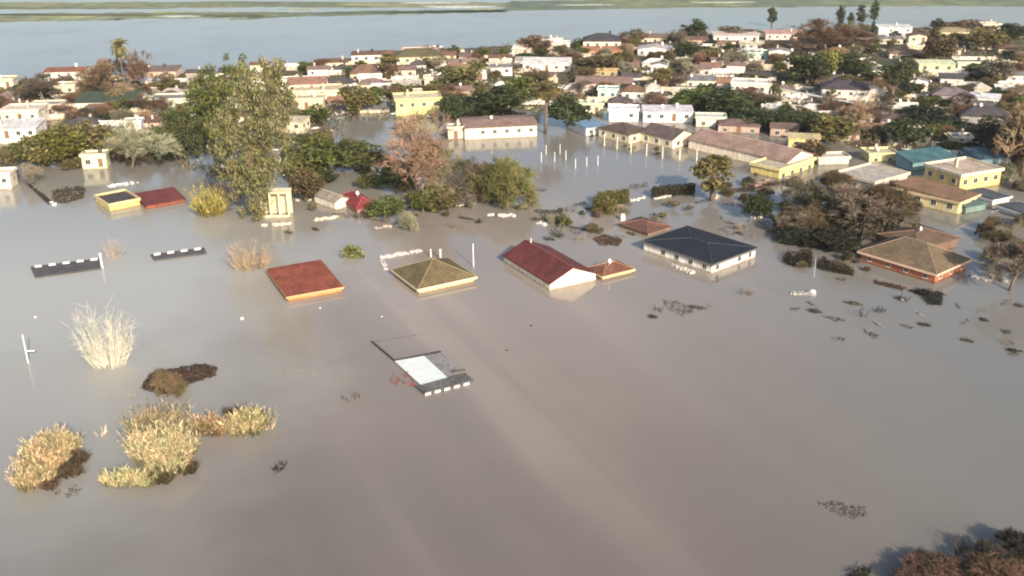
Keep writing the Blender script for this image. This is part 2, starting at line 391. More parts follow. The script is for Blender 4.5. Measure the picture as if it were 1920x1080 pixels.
house3((1088,505),(1130,519),(1200,510), .75, kind='hip', rh=1.1, axis='x', wc=(.62,.5,.32), rc=(.17,.075,.05), label='small annex with brown tiled hip roof against the maroon roofed house', wins=(0,0,0), fascia=(.62,.47,.26), ov=.3, dish=True, name='annex')
g = house3((1190,456),(1336,496),(1434,468), 1.9, kind='hip', rh=.75, axis='y', wc=(.80,.79,.76), rc=(.013,.018,.028), label='white house with wide blue black hip roof standing in the flood', wins=(1,1,1), fascia=(.12,.12,.13), ov=.35, wz=.85, ws=.8, seed=4)
house3((1160,418),(1215,438),(1258,423), .7, kind='hip', rh=.9, axis='y', wc=(.35,.25,.2), rc=(.14,.07,.05), label='low brown hip roof just behind the blue black roofed white house', wins=(0,0,0), ov=.3)
house3((1600,474),(1757,515),(1832,489), 1.9, kind='hip', rh=2.9, axis='y', wc=(.36,.14,.085), rc=(.150,.112,.072), label='brick red walled house with broad olive brown hip roof at the right of the flood', wins=(1,1,1), fascia=(.62,.42,.32), ov=.5, wz=.9, ws=.7, seed=3)
house3((1632,442),(1722,466),(1822,452), 2.0, kind='hip', rh=1.3, axis='x', wc=(.20,.13,.10), rc=(.13,.085,.06), label='wide brown hip roof directly behind the brick red walled house', wins=(0,0,0), ov=.4, dish=True)
# yellow shed house, left
house3((183,369),(204,388),(262,375), 1.1, kind='flat', rh=0, axis='x', wc=(.70,.56,.22), rc=(.07,.062,.065), label='yellow walled flat roofed house beside the wine red roof', wins=(0,0,0), ov=.2, par=(.62,.52,.3))
house3((262,366),(272,386),(345,370), .9, kind='shed', rh=.6, axis='x', wc=(.28,.09,.06), rc=(.15,.04,.04), label='wine red low roof joined to the yellow flat roofed house', wins=(0,0,0), ov=.3)
# half drowned debris roof in the middle
def panel(pts, z, t, mat, col, name, label, cat, parent=None, zz=None, grp=None):
    w = [P(x, y, (zz[i] if zz else z)) for i, (x, y) in enumerate(pts)]
    c = sum(w, Vector())/len(w); n = len(w); b = MBd()
    lo = [(p.x-c.x, p.y-c.y, p.z-t) for p in w]; hi = [(p.x-c.x, p.y-c.y, p.z) for p in w]
    b.add(lo+hi, [tuple(range(n))[::-1], tuple(range(n, 2*n))] + [(i, (i+1) % n, n+(i+1) % n, n+i) for i in range(n)])
    o = link(name, b.mesh(name, mat), parent, col, (c.x, c.y, 0))
    if parent: o.location = (c.x-parent.location.x, c.y-parent.location.y, 0)
    else: tag(o, label, cat, grp)
    return o
def empty(name, loc, label, cat, grp=None, rz=0):
    r = bpy.data.objects.new(name, None); COL.objects.link(r); r.location = (loc[0], loc[1], 0); r.rotation_euler = (0,0,rz); return tag(r, label, cat, grp)
r = empty('drowned_roof', P(800,697), 'torn roof frame with white sheet lying awash in the middle of the flood', 'roof wreck')
panel([(740,677),(795,667),(845,713),(792,724)], .28, .12, MT, (.62,.68,.66), 'white_sheet', '', '', r)
panel([(795,667),(826,660),(862,696),(838,708)], .16, .08, MD, (.22,.21,.22), 'grey_sheet', '', '', r)
panel([(780,724),(872,699),(889,712),(797,736)], .5, .2, MR, (.10,.10,.10), 'front_strip', '', '', r, zz=[.55,.55,.25,.25])
for k in range(5):
    x0 = 797+k*18; y0 = 737-k*4.6
    panel([(x0,y0),(x0+11,y0-2.8),(x0+11,y0-.2),(x0,y0+2.6)], .27, .2, MT, (.75,.72,.70), 'edge_tile', '', '', r)
def bar(parent, a, b, rad, col, name, za=.15, zb=.15, mat=None):
    p, q = P(*a, za), P(*b, zb); l = parent.location if parent else Vector()
    m = MBd(); m.tube([p-l-Vector((0,0,0)), q-l], [rad, rad], 6)
    return link(name, m.mesh(name, mat or MD), parent, col)
bar(r, (697,640), (741,677), .14, (.04,.04,.045), 'beam'); bar(r, (740,676), (826,659), .16, (.035,.035,.04), 'beam', .3, .3)
bar(r, (703,641), (782,628), .05, (.09,.085,.09), 'beam', .04, .04); bar(r, (780,724), (797,737), .12, (.06,.06,.06), 'beam', .4, .3)
bar(r, (848,696), (872,693), .16, (.07,.06,.06), 'beam', .35, .35)
m = MBd(); rd = random.Random(5)
for k in range(26):
    p = P(rd.uniform(735,778), rd.uniform(702,726), 0); p -= r.location; a = rd.uniform(0,3.1); l = rd.uniform(.3,.9)
    m.tube([p+Vector((0,0,.02)), p+Vector((math.cos(a)*l, math.sin(a)*l, rd.uniform(.1,.4)))], [.06,.05], 5)
link('broken_slats', m.mesh('broken_slats', MD), r, (.20,.05,.05))
# long grey submerged sheds, left
def strip_roof(pts, label, n, off):
    r = empty('shed_roof', sum([P(*p) for p in pts], Vector())/4, label, 'shed roof', 'grey shed roofs awash on the left')
    panel(pts, .5, .25, MR, (.085,.08,.088), 'roof_sheet', '', '', r, zz=[.55,.55,.3,.3])
    (xa, ya), (xb, yb) = pts[0], pts[1]
    for k in range(n):
        t0 = (k+off)/n; t1 = t0+.5/n
        panel([(xa+(xb-xa)*t0, ya+(yb-ya)*t0-2),(xa+(xb-xa)*t1, ya+(yb-ya)*t1-2),(xa+(xb-xa)*t1, ya+(yb-ya)*t1+1),(xa+(xb-xa)*t0, ya+(yb-ya)*t0+1)], .68, .25, MT, (.7,.69,.68), 'ridge_plate', '', '', r)
strip_roof([(57,500),(188,484),(191,502),(66,519)], 'longer grey shed roof awash beside a white post, plates along its ridge', 5, .3)
strip_roof([(282,477),(383,464),(387,474),(290,487)], 'shorter grey shed roof awash left of the orange brown bare bush', 4, .25)

# ---------------------------------------------------------------- mid-distance buildings entered by eave corners
house3((1120,238),(1180,253),(1222,243), 2.6, kind='hip', rh=1.6, axis='x', wc=(.72,.63,.45), rc=(.10,.075,.06), label='dark hip roofed left wing of the cream waterfront school with white posts in front', cat='building', name='school_wing', wins=(1,1,1))
house3((1205,246),(1262,262),(1300,250), 2.6, kind='gable', rh=1.8, axis='y', wc=(.76,.68,.52), rc=(.12,.09,.085), label='cream gabled middle wing of the waterfront school with a littered forecourt', cat='building', name='school_wing', wins=(1,0,1))
house3((1298,258),(1478,304),(1524,288), 2.6, kind='gable', rh=1.9, axis='y', wc=(.84,.74,.62), rc=(.30,.205,.17), label='long cream building under a pinkish brown gable roof facing the flooded basin', cat='building', name='long_building', wins=(0,0,0))
house3((1404,309),(1462,322),(1532,300), 1.9, kind='flat', rh=0, axis='x', wc=(.73,.62,.26), rc=(.45,.4,.3), label='low yellow annex at the near end of the long cream building', name='annex', wins=(1,1,0), par=(.75,.66,.35))
house3((1733,310),(1802,333),(1880,319), 3.3, kind='flat', rh=0, axis='x', wc=(.72,.56,.24), rc=(.46,.37,.30), label='yellow building with flat tan roof rimmed by a pale parapet', cat='building', name='building', wins=(1,1,1), par=(.74,.66,.52), chim=(-.1,.1))
house3((1672,352),(1800,380),(1842,364), 2.8, kind='shed', rh=.9, axis='x', wc=(.70,.60,.34), rc=(.20,.12,.075), label='pale yellow house with tan brown sloping roof in front of the parapet roofed building', wins=(1,1,1), ov=.45, fascia=(.6,.45,.28))
house3((1560,328),(1640,346),(1716,330), 2.2, kind='flat', rh=0, axis='x', wc=(.62,.56,.47), rc=(.42,.38,.34), label='long pale flat roofed house left of the yellow buildings', wins=(1,1,1))
house3((1786,378),(1812,389),(1846,378), 1.6, kind='shed', rh=.3, axis='x', wc=(.18,.26,.25), rc=(.09,.15,.15), label='tiny teal roofed shed beside the pale yellow house', cat='shed', name='shed', wins=(0,0,0))
house3((1812,358),(1862,376),(1892,366), 1.3, kind='shed', rh=.3, axis='y', wc=(.66,.66,.66), rc=(.075,.085,.10), label='slate grey lean-to roof with white edge right of the pale yellow house', cat='shed', name='shed', wins=(0,0,0), fascia=(.7,.7,.7))
house3((1878,384),(1928,404),(1960,393), 1.3, kind='shed', rh=.3, axis='y', wc=(.66,.66,.66), rc=(.075,.085,.10), label='slate grey lean-to roof cut by the right border below the parapet roofed building', cat='shed', name='shed', wins=(0,0,0), fascia=(.7,.7,.7))
house3((1684,292),(1712,305),(1782,290), 2.3, kind='shed', rh=1.1, axis='x', wc=(.2,.35,.38), rc=(.055,.135,.155), label='long turquoise metal roof left of the other blue roof', cat='shed', name='shed', wins=(0,0,0))
house3((1812,285),(1835,299),(1890,290), 2.3, kind='shed', rh=1.1, axis='x', wc=(.2,.3,.36), rc=(.05,.10,.14), label='short blue metal roof right behind the parapet roofed building', cat='shed', name='shed', wins=(0,0,0))
house3((692,292),(752,323),(775,313), 2.0, kind='hip', rh=1.9, axis='y', wc=(.66,.69,.70), rc=(.21,.12,.085), label='bluish white walled house with brown hip roof beside the pink bare tree', wins=(1,1,1), fascia=(.5,.42,.35), seed=8)
house3((607,362),(628,380),(650,370), 1.7, kind='gable', rh=1.0, axis='y', wc=(.74,.68,.62), rc=(.30,.26,.22), label='small white gabled shed left of the crimson roof', cat='shed', name='shed', wins=(0,0,0), ov=.15)
house3((646,366),(668,392),(708,382), 1.2, kind='hip', rh=1.5, axis='y', wc=(.34,.2,.17), rc=(.22,.04,.042), label='small house with crimson roof behind the half drowned garden trees', wins=(0,0,0), dish=True)
house3((398,346),(432,366),(455,360), 1.2, kind='shed', rh=.5, axis='y', wc=(.28,.2,.18), rc=(.22,.13,.12), label='pinkish brown lean-to roof between the golden bamboo and the tall eucalyptus', cat='shed', name='shed', wins=(0,0,0))
house3((1080,222),(1098,240),(1132,232), 2.4, kind='shed', rh=.5, axis='x', wc=(.66,.70,.76), rc=(.16,.27,.40), label='small white kiosk with light blue sheet roof at the basin edge', cat='kiosk', name='kiosk', wins=(1,1,0))

# ---------------------------------------------------------------- town houses: x0 x1 ytop(eave) ybase, rot, kind, axis, roof px, wall, roof, depth, label, short
T = [
(-10,34,148,170,4,'flat','x',0,CREAM,GRY,'pale cream house at the left border on the lake side','cream lakeside left border house'),
(92,170,132,154,4,'gable','x',5,WHITE,TERRA,'white house with thin terracotta roof left of the tall palm','white house left of the tall palm'),
(106,148,160,175,6,'flat','x',0,CREAM,GRY,'small cream hut in front of the white house near the tall palm','cream hut'),
(246,340,132,152,3,'shed','x',8,PINK,MAUVE,'pink walled house with flat mauve roof right of the tall palm','pink house right of the palm'),
(264,303,150,158,3,'shed','x',3,WHITE,WHITE,'white awning in front of the pink house','white awning'),
(150,272,190,203,3,'shed','x',18,WHITE,(.06,.085,.06),'long white wall under a dark green net roof','dark green net roof'),
(236,281,199,211,4,'shed','x',4,WHITE,GRY,'little white shed at the right end of the dark green net roof','little white shed'),
(60,122,198,211,4,'flat','x',0,CREAM,GRY,'long low cream block above the grey bare tree','low cream block'),
(14,90,206,238,4,'flat','x',0,(.76,.68,.58),(.6,.5,.42),'large flat roofed peach house at the left','peach flat roofed house'),
(-30,86,238,270,5,'shed','x',14,WHITE,(.62,.6,.6),'white lean-to house in front of the peach house at the left border','white lean-to house at the left'),
(235,272,228,250,6,'flat','x',0,WHITE,GRY,'small white cube with two dark windows above the grey bare bush','small white cube'),
(288,372,186,212,4,'flat','x',0,(.62,.66,.52),GRY,'pale green house left of the big green tree','pale green house'),
(157,209,291,318,8,'flat','x',0,(.72,.69,.50),(.6,.58,.44),'lone cream box shed at the water edge below the bamboo','lone cream box shed'),
(-20,33,325,356,5,'flat','x',0,(.74,.68,.60),CREAM,'white shed standing in water at the left border','white left border shed'),
(390,440,150,166,3,'gable','x',5,CREAM,BRN,'cream house hidden behind the big green tree','cream house behind the big tree'),
(577,620,128,147,4,'gable','x',4,(.70,.60,.60),MAUVE,'pinkish white house above the reddish roofed house','pinkish white house'),
(540,618,156,176,5,'gable','x',14,CREAM,(.27,.15,.11),'house with reddish tiled roof right of the big green tree','reddish roof by the big tree'),
(553,642,172,184,3,'flat','x',0,CREAM,(.55,.45,.3),'long cream terrace with low parapet above the brown door house','cream terrace'),
(544,612,186,209,4,'flat','x',0,(.74,.62,.44),(.5,.42,.3),'cream house with wide brown doorway below the terrace','brown doorway house'),
(505,584,226,252,-14,'shed','x',8,CREAM,(.5,.45,.32),'narrow cream roof sloping down to the right of the eucalyptus','sloping cream roof by the eucalyptus'),
(659,718,101,121,4,'shed','x',6,WHITE,BRN,'white lakeside house with brown roof beyond the palm grove','white lakeside house'),
(600,657,116,126,4,'hip','x',7,CREAM,BRN,'brown roofed low house left of the white lakeside house','brown low house'),
(737,826,105,122,4,'hip','x',16,(.72,.64,.46),(.12,.105,.06),'lakeside house with broad olive hip roof','broad olive hip roof'),
(655,720,137,148,4,'hip','x',18,CREAM,(.17,.10,.075),'house with deep brown hip roof below the white lakeside house','deep brown hip roof'),
(737,782,130,144,4,'gable','x',7,CREAM,MAUVE,'cream house with mauve roof below the broad olive roof','mauve roofed cream house'),
(674,722,157,168,4,'hip','x',12,CREAM,MAUVE,'house with mauve brown hip roof above the olive garden tree','mauve brown hip roof'),
(794,824,146,162,4,'flat','x',0,CREAM,GRY,'small cream cottage right of the mauve roofs','small cream cottage'),
(735,832,186,218,10,'flat','x',0,(.72,.63,.31),(.6,.52,.36),'two storey bright yellow house in the town centre','bright yellow house'),
(774,794,172,192,6,'flat','x',0,CREAM,GRY,'cream stair tower behind the bright yellow house','cream stair tower'),
(918,962,124,144,3,'shed','x',5,WHITE,GRY,'white house with dark porch left of the white row roofs','white house with dark porch'),
(914,962,107,121,3,'gable','x',5,CREAM,BRN,'cream lakeside house above the white house with porch','cream lakeside house'),
(802,832,92,102,3,'flat','x',0,WHITE,GRY,'tiny white house right behind the broad olive roof','tiny white house'),
(858,1010,237,262,8,'gable','x',13,(.82,.75,.64),(.25,.17,.14),'large cream hall with reddish roof at the head of the flooded basin','large cream hall'),
(836,872,240,262,8,'flat','x',0,CREAM,GRY,'cream side block at the left end of the large hall','cream side block'),
(1090,1168,76,96,-6,'hip','x',16,(.76,.68,.54),(.055,.055,.065),'two storey cream villa with dark hip roof against the lake','cream villa with dark hip roof'),
(1085,1170,94,106,-6,'shed','x',3,(.5,.26,.15),(.42,.2,.11),'terracotta terrace wall in front of the dark roofed villa','terracotta terrace'),
(1030,1070,82,93,-4,'flat','x',0,WHITE,GRY,'small white flat house left of the dark roofed villa','small white flat house'),
(978,1074,118,136,-4,'shed','x',9,WHITE,(.66,.64,.62),'group of white roofs left of the olive tree below the villa','white row roofs'),
(1100,1160,130,146,-5,'flat','x',0,(.45,.34,.18),(.4,.3,.18),'ochre brown flat house below the terracotta terrace','ochre brown flat house'),
(1192,1264,92,107,-12,'gable','y',8,(.76,.73,.74),(.45,.4,.42),'white gable right of the villa','white gabled house right of the villa'),
(1332,1422,66,77,-5,'shed','x',4,WHITE,(.6,.48,.42),'long white lakeside house with pale pink roof edge','long white lakeside house'),
(1395,1442,100,116,-10,'flat','x',0,(.55,.68,.60),GRY,'mint green house among dark trees','mint green house'),
(1330,1372,112,124,-12,'gable','x',5,WHITE,MAUVE,'white house with mauve roof left of the mint green house','white house by the mint green house'),
(1262,1344,150,163,-8,'shed','x',5,(.66,.70,.60),GRY,'long pale wall in front of the dark garden trees','long pale wall'),
(1365,1446,158,184,-16,'flat','x',0,WHITE,(.55,.55,.55),'big white flat roofed block left of the colonnade','big white flat block'),
(1074,1192,156,170,-8,'gable','x',9,(.66,.5,.42),(.27,.18,.15),'long pinkish roofed house above the teal and white houses','long pinkish roofed house'),
(1162,1212,170,194,-9,'hip','x',14,WHITE,BRN,'white house with brown hip roof between the teal house and the low white one','white house with brown hip roof'),
(1118,1162,168,190,-9,'flat','x',0,(.50,.68,.66),GRY,'pale teal house in the town centre','pale teal house'),
(1214,1253,178,194,-8,'shed','x',5,WHITE,BRN,'low white house right of the brown hip roof','low white house'),
(1138,1200,206,230,-6,'flat','x',0,(.72,.73,.76),(.66,.66,.68),'low bluish white house behind the school','bluish house behind the school'),
(1200,1300,208,232,-5,'shed','x',6,(.74,.72,.76),(.60,.58,.62),'long white house behind the middle school wing','long white house behind the school'),
(1080,1134,196,216,-6,'flat','x',0,(.60,.66,.46),(.5,.55,.4),'pale lime house beside the dark green tree by the basin','pale lime house'),
(1300,1362,222,240,-8,'flat','x',0,(.60,.62,.54),(.5,.5,.46),'pale grey house right of the long white house','pale grey house'),
(1217,1252,120,143,-8,'gable','y',5,WHITE,GRY,'narrow white house among the olive trees','narrow white house'),
(1278,1337,128,144,-10,'gable','x',6,(.70,.60,.60),MAUVE,'pinkish white row house beside the narrow white house','pinkish white row house'),
(1358,1400,122,138,-14,'hip','x',8,WHITE,MAUVE,'white house with purple roof below the mint green house','white house with purple roof'),
(1430,1506,62,76,-5,'shed','x',4,(.74,.62,.58),(.5,.3,.25),'pink white lakeside house right of the slim tree','pink white lakeside house'),
(1640,1706,50,66,-5,'shed','x',4,WHITE,(.6,.6,.62),'bright white lakeside house right of the cypresses','bright white lakeside house'),
(1592,1648,80,94,-14,'gable','x',5,CREAM,BRN,'cream house left of the cream tower house','cream house below the cypresses'),
(1640,1692,72,84,-10,'shed','x',5,CREAM,GRY,'cream strip house below the bright white lakeside house','cream strip house'),
(1697,1738,66,84,-8,'gable','y',5,CREAM,BRN,'narrow cream gabled house among brown trees','narrow cream gabled house'),
(1746,1816,58,76,-6,'hip','x',8,(.68,.62,.40),(.3,.24,.14),'yellowish hip roofed house left of the round olive tree','yellowish hip roofed house'),
(1836,1872,46,58,-4,'flat','x',0,CREAM,GRY,'small cream lakeside block at the far right','small cream lakeside block'),
(1816,1858,84,94,-12,'shed','x',5,CREAM,BRN,'cream low house under the round olive tree','cream low house under the olive tree'),
(1864,1926,91,104,-12,'hip','x',7,CREAM,BRN,'brown hip roof at the right border','brown hip roofed house at the right border'),
(1885,1935,60,70,-4,'flat','x',0,WHITE,GRY,'white lakeside block at the right border','white lakeside block at the right border'),
(1436,1482,94,120,-12,'gable','y',6,WHITE,GRY,'white gabled house left of the red brown trees','white gable by the red brown trees'),
(1598,1656,130,143,6,'shed','x',4,(.66,.68,.62),GRY,'pale strip roof behind the dark colonnade house','pale strip roof'),
(1530,1630,166,196,-14,'hip','x',18,(.62,.6,.56),(.07,.055,.068),'broad dark hip roofed mansion behind the white colonnade','dark roofed mansion'),
(1695,1738,150,173,-10,'gable','y',6,WHITE,GRY,'white gabled house right of the dark pine','white gabled house by the pine'),
(1714,1786,118,142,-8,'shed','x',6,(.66,.68,.40),(.6,.62,.42),'pale lime long house in the right part of the town','pale lime long house'),
(1786,1854,118,138,-8,'flat','x',0,(.66,.70,.52),GRY,'pale green house right of the lime house','pale green right house'),
(1740,1818,178,200,-18,'hip','x',15,(.4,.36,.38),(.16,.125,.14),'mauve hip roofed house right of the dark pine','mauve hip roofed house'),
(1812,1874,182,206,-28,'shed','x',7,(.72,.73,.76),(.6,.6,.64),'white sheet roofed house slanting down behind the charcoal roof','white slanting roof'),
(1790,1892,218,240,-16,'hip','x',20,(.3,.29,.28),(.06,.055,.06),'broad charcoal hip roof near the right border','charcoal hip roof'),
(1884,1930,140,157,-12,'shed','x',6,WHITE,GRY,'white walled house on the right border above the charcoal roof','white house on the right border'),
(1654,1738,252,276,-6,'flat','x',0,(.56,.52,.38),(.2,.13,.10),'stained pale green house above the turquoise roof','stained pale green house'),
(1776,1818,258,277,-6,'flat','x',0,(.66,.64,.52),GRY,'small pale box house between the two blue roofs','small pale box house'),
(1472,1538,258,284,-12,'shed','x',8,(.74,.62,.28),(.5,.42,.25),'yellow house behind the long pinkish brown roof','yellow house behind the long roof'),
(1560,1640,216,236,-12,'hip','x',10,CREAM,BRN,'brown hip roofed house below the white colonnade','brown roof below the colonnade'),
(1640,1720,226,244,-10,'hip','x',12,(.4,.33,.28),(.13,.09,.085),'dark brown hip roof above the stained pale green house','dark brown hip roof'),
(1560,1612,250,266,-10,'gable','x',8,(.5,.42,.34),(.16,.11,.09),'brown gabled house left of the stained pale green house','brown gabled house'),
(1616,1676,290,304,4,'flat','x',0,(.66,.62,.36),(.5,.46,.3),'low yellow green house left of the turquoise roof','low yellow green house'),
(1524,1588,298,310,4,'flat','x',0,(.66,.62,.52),(.55,.5,.42),'low pale house right behind the yellow annex','low pale house'),
(1340,1430,236,252,-14,'hip','x',12,(.45,.35,.3),(.17,.115,.10),'brown hip roofed house behind the long pinkish brown roof','brown hip roof behind the long roof'),
(1438,1500,240,258,-14,'gable','x',10,(.45,.35,.3),(.15,.10,.085),'dark brown gabled house behind the yellow one','dark brown gabled house'),
(1892,1945,240,262,-8,'hip','x',10,(.4,.37,.34),(.10,.085,.08),'dark hip roofed house cut by the right border','dark house at the right border'),
(1890,1940,286,304,-6,'flat','x',0,(.45,.42,.40),GRY,'grey flat house on the right border behind the parapet roof','grey flat right border house'),
(470,510,120,136,4,'gable','x',5,CREAM,BRN,'cream gabled house behind the tip of the eucalyptus','cream gabled house behind the eucalyptus'),
(350,392,135,146,3,'gable','x',5,(.5,.45,.4),(.09,.07,.07),'dark roofed low house left behind the big green tree','dark roofed low house'),
(838,900,116,128,4,'hip','x',6,CREAM,(.30,.22,.18),'low house with rosy hip roof in the lakeside row','rosy hip roof'),
(1500,1560,80,92,-8,'hip','x',7,(.6,.42,.34),(.2,.11,.085),'rust roofed lakeside house left of the cypresses','rust roofed house'),
(1262,1330,74,84,-6,'hip','x',6,(.5,.38,.3),(.17,.095,.075),'long brown roof under the round topped dark tree','long brown lakeside roof'),
(1180,1256,70,80,-5,'gable','x',5,CREAM,(.2,.14,.11),'long brown gabled lakeside house right of the villa','brown gabled lakeside house'),
(640,735,205,214,4,'shed','x',3,(.55,.52,.42),GRY,'low pale garden wall shed left of the bright yellow house','low pale garden shed'),
(1745,1800,92,104,-10,'hip','x',8,CREAM,(.2,.12,.10),'brown hip roofed house in front of the yellowish one','brown hip roof below the yellowish house'),
(1660,1730,100,112,-10,'hip','x',9,CREAM,(.21,.13,.10),'tan hip roofed house below the narrow cream gable','tan hip roof'),
(1280,1330,100,112,-8,'gable','x',6,WHITE,(.3,.24,.17),'white cottage below the round topped dark tree','white cottage by the round tree'),
]
HB = HB3[:]   # blockers: x, y, radius
ANCH = []
rd = random.Random(11)
for i, (x0,x1,yt,yb,rot,kind,axis,rpx,wc,rc,label,short) in enumerate(T):
    xm = (x0+x1)/2; s = sc(xm, yb); r_ = R(rot)
    ratio = rd.uniform(.6,.8) if kind != 'shed' else .55
    tot = (x1-x0)/s
    w = tot/(math.cos(r_)+ratio*abs(math.sin(r_))); d = min(max(w*ratio, 4), 13)
    w = max(tot - d*abs(math.sin(r_)), 2)/math.cos(r_)
    ze = hgt(xm, yb, yb-yt)*.9; rh = hgt(xm, yb, rpx)
    # a roof slope of depth d/2 shows d/2*sin(dip) pixels by itself
    dip = math.asin(min(.6, H/(P(xm,yb)).length)); show = (d/2+.3)*math.tan(dip)
    if kind in ('hip','gable'): rh = min(max(rh - show*.5, .9), 3.2)
    elif kind == 'shed': rh = min(max(rh-show, .35), 2.2)
    p = P(xm, yb); back = d/2*abs(math.cos(r_))+w/2*abs(math.sin(r_))
    c = Vector((p.x, p.y)) + Vector((p.x, p.y)).normalized()*back
    house(c, r_, w-.5, d-.5, max(ze, 1.0), kind, rh*.85, axis, wc, rc, label, ov=.3, wins=(1,1 if rd.random() < .6 else 0,1 if rot < -10 else 0), chim=(rd.uniform(-.3,.3), rd.uniform(-.1,.2)) if rd.random() < .4 else None, door=rd.random() < .5, seed=i, ws=rd.uniform(.8,1.05), tank=rd.random() < .3, dish=rd.random() < .2)
    HB.append((c.x, c.y, max(w, d)/2)); ANCH.append((xm, yb, yb-yt+rpx, short))

# colonnade wall by the mansion
def row_posts(parent, a, b, n, h, rad, col, za=0):
    pa, pb = P(*a), P(*b)
    for k in range(n):
        p = pa.lerp(pb, k/(n-1)); m = MBd(); m.tube([(0,0,-.3),(0,0,h)], [rad,rad*.9], 8); m.box(-rad*1.3, rad*1.3, -rad*1.3, rad*1.3, h, h+.15)
        link('column', m.mesh('column', MT), parent, col, p-parent.location)
r = empty('colonnade', P(1520,198), 'long white colonnade with low white wall running down to the right', 'colonnade')
a, b = P(1372,168), P(1605,214); dv = (b-a); L = dv.length; ang = math.atan2(dv.y, dv.x); mid = (a+b)/2
m = MBd(); m.box(-L/2, L/2, -.15, .15, -.5, 1.1)
o = link('low_wall', m.mesh('low_wall', MW), r, (.76,.74,.68), mid-r.location, ang)
m = MBd(); m.box(-L/2, L/2, -.5, .5, 2.9, 3.15)
link('lintel', m.mesh('lintel', MW), r, (.76,.74,.70), mid-r.location, ang)
row_posts(r, (1376,169), (1602,213), 13, 2.75, .3, (.75,.74,.7))

# ---------------------------------------------------------------- vegetation prototypes
def leaf_cloud(m, rg, centers, radii, per, size, up=.0, droop=0):
    cs = []; A = []; B = []
    for c, r_ in zip(centers, radii):
        n = max(4, int(per*(r_**2)))
        d = rg.normal(size=(n,3)); d /= np.linalg.norm(d, axis=1)[:,None]
        rr = r_*rg.uniform(.45,1.08,size=(n,1)); p = c + d*rr*np.array([1,1,.85]); p[:,2] -= droop*rg.random(n)*r_
        a = rg.normal(size=(n,3)); a /= np.linalg.norm(a, axis=1)[:,None]
        b = np.cross(a, rg.normal(size=(n,3))); b /= np.linalg.norm(b, axis=1)[:,None]
        a[:,2] += up*np.sign(a[:,2])
        s = size*rg.uniform(.6,1.4,size=(n,1)); cs.append(p); A.append(a*s); B.append(b*s*.6)
    m.quads(np.concatenate(cs), np.concatenate(A), np.concatenate(B))
def trunk_mesh(rg, h, rad, top, limbs, lean=.3):
    m = MBd(); pts = [(0,0,-.6)]; x = y = 0
    for k in range(1, 6):
        x += rg.normal()*lean*.3; y += rg.normal()*lean*.3; pts.append((x, y, h*k/5))
    m.tube(pts, list(np.linspace(rad, rad*.45, 6)), 7)
    for c in limbs:
        s = Vector(pts[2]).lerp(Vector(pts[5]), rg.random()); e = Vector(c); md = s.lerp(e, .5)+Vector((0,0,-.1*h*.2))
        m.tube([s, md, e], [rad*.4, rad*.25, rad*.08], 5)
    return m
def dense(seed, h=8, r_=3.2, lo=.02, nc=34, per=62, size=.27):       # unit: h metres tall, radius r_
    rg = np.random.default_rng(seed); cz = h*(lo+1)/2; hz = h*(1-lo)/2
    cs = []; rs = []
    for k in range(nc):
        d = rg.normal(size=3); d /= np.linalg.norm(d); q = rg.uniform(.35,.86)
        cs.append(np.array([d[0]*r_*q, d[1]*r_*q, cz + d[2]*hz*q])); rs.append(rg.uniform(.22,.42)*r_)
    m = MBd(); leaf_cloud(m, rg, cs, rs, per, size)
    t = trunk_mesh(rg, cz, h*.028+.05, 0, [cs[k] for k in range(6)])
    return t.mesh('trunk', MBK, True), m.mesh('crown', ML)
def bare(seed, h=7, spread=.75, depth=5, nb=4, multi=1, rad=.13, up=.25, twig=.022):
    rg = np.random.default_rng(seed); t = MBd(); m = MBd()
    def grow(p, d, l, r_, k):
        e = p + d*l
        if k == depth: t.tube([p, e], [r_, r_*.7], 6)
        else:
            k4 = 3
            m.tube([p, (p+e)/2+Vector(rg.normal(size=3)*l*.05), e], [r_, r_*.8, r_*.5], k4)
        if k == 0: return
        for j in range(nb + (k == 1)*2):
            a = rg.normal(size=3)*spread; nd = (d + Vector(a) + Vector((0,0,up))).normalized()
            grow(p + d*l*rg.uniform(.55,1.0), nd, l*rg.uniform(.55,.85), max(r_*.5, twig), k-1)
    for q in range(multi):
        off = Vector((rg.normal()*.3*(multi > 1), rg.normal()*.3*(multi > 1), -.3))
        d = Vector((rg.normal()*.12*multi**.7, rg.normal()*.12*multi**.7, 1)).normalized()
        grow(off, d, h*.34, rad, depth)
    return t.mesh('trunk', MBK, True), m.mesh('branches', MB_)
def palm(seed, h=10):
    rg = np.random.default_rng(seed); t = MBd(); m = MBd()
    t.tube([(0,0,-.5),(.1,0,h*.3),(.15,.1,h*.6),(.1,.1,h)], [.22,.16,.14,.18], 8)
    for k in range(34):
        az = rg.uniform(0, 6.28); el = rg.uniform(-.7, 1.2); L = rg.uniform(2.0,2.8); p = Vector((.1,.1,h)); pts = [p.copy()]
        for s in range(6):
            e = el - s*.26; p = p + Vector((math.cos(az)*math.cos(e), math.sin(az)*math.cos(e), math.sin(e)))*L/6; pts.append(p.copy())
        side = Vector((-math.sin(az), math.cos(az), 0))
        for s in range(1, 7):
            for sg in (-1, 1):
                a = pts[s]; ln = .75*(1-abs(s-3)/5); q = a + side*sg*ln + Vector((0,0,-.35*ln)); d = (pts[s]-pts[s-1])*.55
                m.add([a-d, a+d, q+d*.3, q-d*.3], [(0,1,2,3)])
    return t.mesh('trunk', MBK, True), m.mesh('crown', ML)
